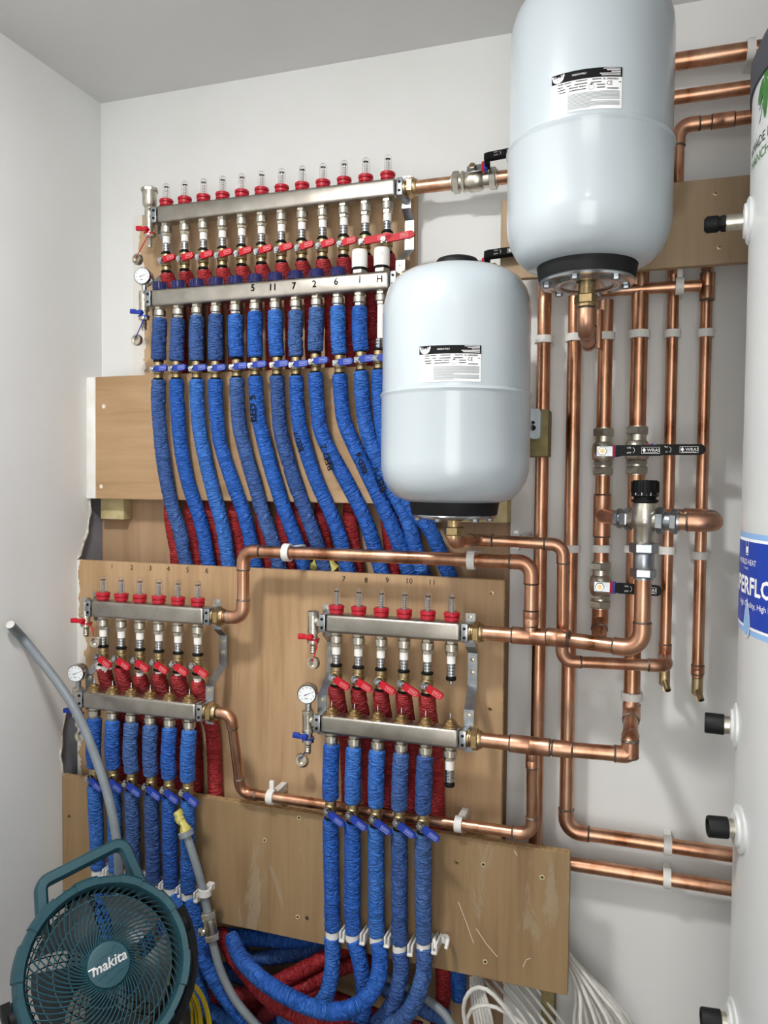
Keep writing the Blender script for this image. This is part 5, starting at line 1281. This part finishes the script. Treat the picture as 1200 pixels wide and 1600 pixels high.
# blades, motor, rear grille
for k in range(5):
    vs = []; fs = []; n_, m_ = 8, 5
    for j in range(n_ + 1):
        f = j / n_; r = rh * .8 + (ri * .93 - rh * .8) * f
        for q in range(m_ + 1):
            g_ = q / m_; an = (g_ - .5) * (.62 + .45 * f) + .35 * f; z = -.012 - .026 * g_ * (1 - .35 * f)
            vs.append((r * math.cos(an), r * math.sin(an), z))
    S = len(vs); vs += [(x, y, z - .0018) for x, y, z in vs]
    for j in range(n_):
        for q in range(m_):
            a_ = j * (m_+1) + q; fs.append((a_, a_+1, a_+m_+2, a_+m_+1)); fs.append((S+a_, S+a_+m_+1, S+a_+m_+2, S+a_+1))
    mb = MB(); mb.add(vs, fs); b_ = fpart(mb, 'blade', 'blade', angle=70, fixn=False); b_.matrix_local = Matrix.Rotation(2 * math.pi * k / 5 + .4, 4, 'Z')
mb = MB(); mb.lathe([(rh * .9, -.09), (rh * 1.05, -.08), (rh * 1.05, -.02), (rh * .9, .010)], 32); fpart(mb, 'motor_housing', 'teal_dark')
mb = MB(); mb.ring([(ri * 1.0, -.056), (ri * 1.04, -.056), (ri * 1.04, -.060), (ri * 1.0, -.060)], 64); rg = fpart(mb, 'rear_grille', 'black_plastic')
for f in (.25, .42, .59, .76, .92):
    r = rh + (ri - rh) * f; mb = MB(); mb.ring([(r - .001, -.062), (r + .001, -.062), (r + .001, -.065), (r - .001, -.065)], 56); fpart(mb, 'grille_ring', 'black_plastic', rg)
mb = MB(); pts = []
for j in range(8):
    f = j / 7; r = rh + (ri * 1.01 - rh) * f; an = -.5 * f; pts.append((r * math.cos(an), -r * math.sin(an), -.061 - .004 * (1 - f)))
mb.tube(pts, .0011, 4); w1 = fpart(mb, 'grille_wire', 'black_plastic', rg, angle=80)
for k in range(1, 36):
    c_ = w1.copy(); COL.objects.link(c_); c_.parent = rg; c_.matrix_local = Matrix.Rotation(2 * math.pi * k / 36, 4, 'Z')
# yoke and base
xs = 146 * k_
for s in (-1, 1):
    mb = MB(); mb.lathe([(.024, -.006), (.024, .010), (.020, .013)], 24, frame((s * RF * 1.0, -.004, -.03), (s, 0, 0), (0, 0, 1))); fpart(mb, 'tilt_knob', 'black_plastic')
mb = MB(); pa = []
for j in range(33):
    an = math.radians(10 - 200 * j / 32); pa.append(Vector((RF * 1.075 * math.cos(an), RF * 1.075 * math.sin(an), -.036)))
vs = []; fs = []
for i, p in enumerate(pa):
    t_ = (pa[min(i+1, len(pa)-1)] - pa[max(i-1, 0)]).normalized(); n_ = Vector((-t_.y, t_.x, 0))
    for (a_, b_) in ((-1, -1), (1, -1), (1, 1), (-1, 1)): vs.append(p + n_ * a_ * .0075 + Vector((0, 0, b_ * .024)))
for j in range(len(pa) - 1):
    for q in range(4): fs.append((4*j+q, 4*j+(q+1) % 4, 4*j+4+(q+1) % 4, 4*j+4+q))
fs += [(0, 1, 2, 3), tuple(4*(len(pa)-1)+q for q in range(4))]
mb.add(vs, fs); fpart(mb, 'yoke', 'black_plastic', angle=40)
mb = MB(); mb.rbox((-.105, -RF * 1.12 - .055, -.11), (.105, -RF * 1.12 + .004, .06), .014, 3); fpart(mb, 'base', 'teal')
# crate the fan stands on, below the picture
bz = min((FM @ Vector((x, -RF * 1.12 - .055, z))).z for x in (-.09, .09) for z in (-.1, .05))
cc = FM @ Vector((0, -RF * 1.12 - .055, -.025))
Rt2 = thing('storage_crate', 'dark grey crate carrying the teal fan at the bottom left corner', 'crate', (cc.x, cc.y, 0))
x0, x1, y0, y1, zt_ = max(.03, cc.x - .14), cc.x + .14, cc.y - .11, cc.y + .09, bz + .004
mb = MB(); mb.rbox((x0, y0, 0), (x1, y1, zt_ - .02), .008, 2); mb.build('body', MT['crate'], Rt2)
mb = MB(); mb.rbox((x0 - .008, y0 - .008, zt_ - .024), (x1 + .008, y1 + .008, zt_), .005, 2); mb.build('lid', MT['crate'], Rt2)
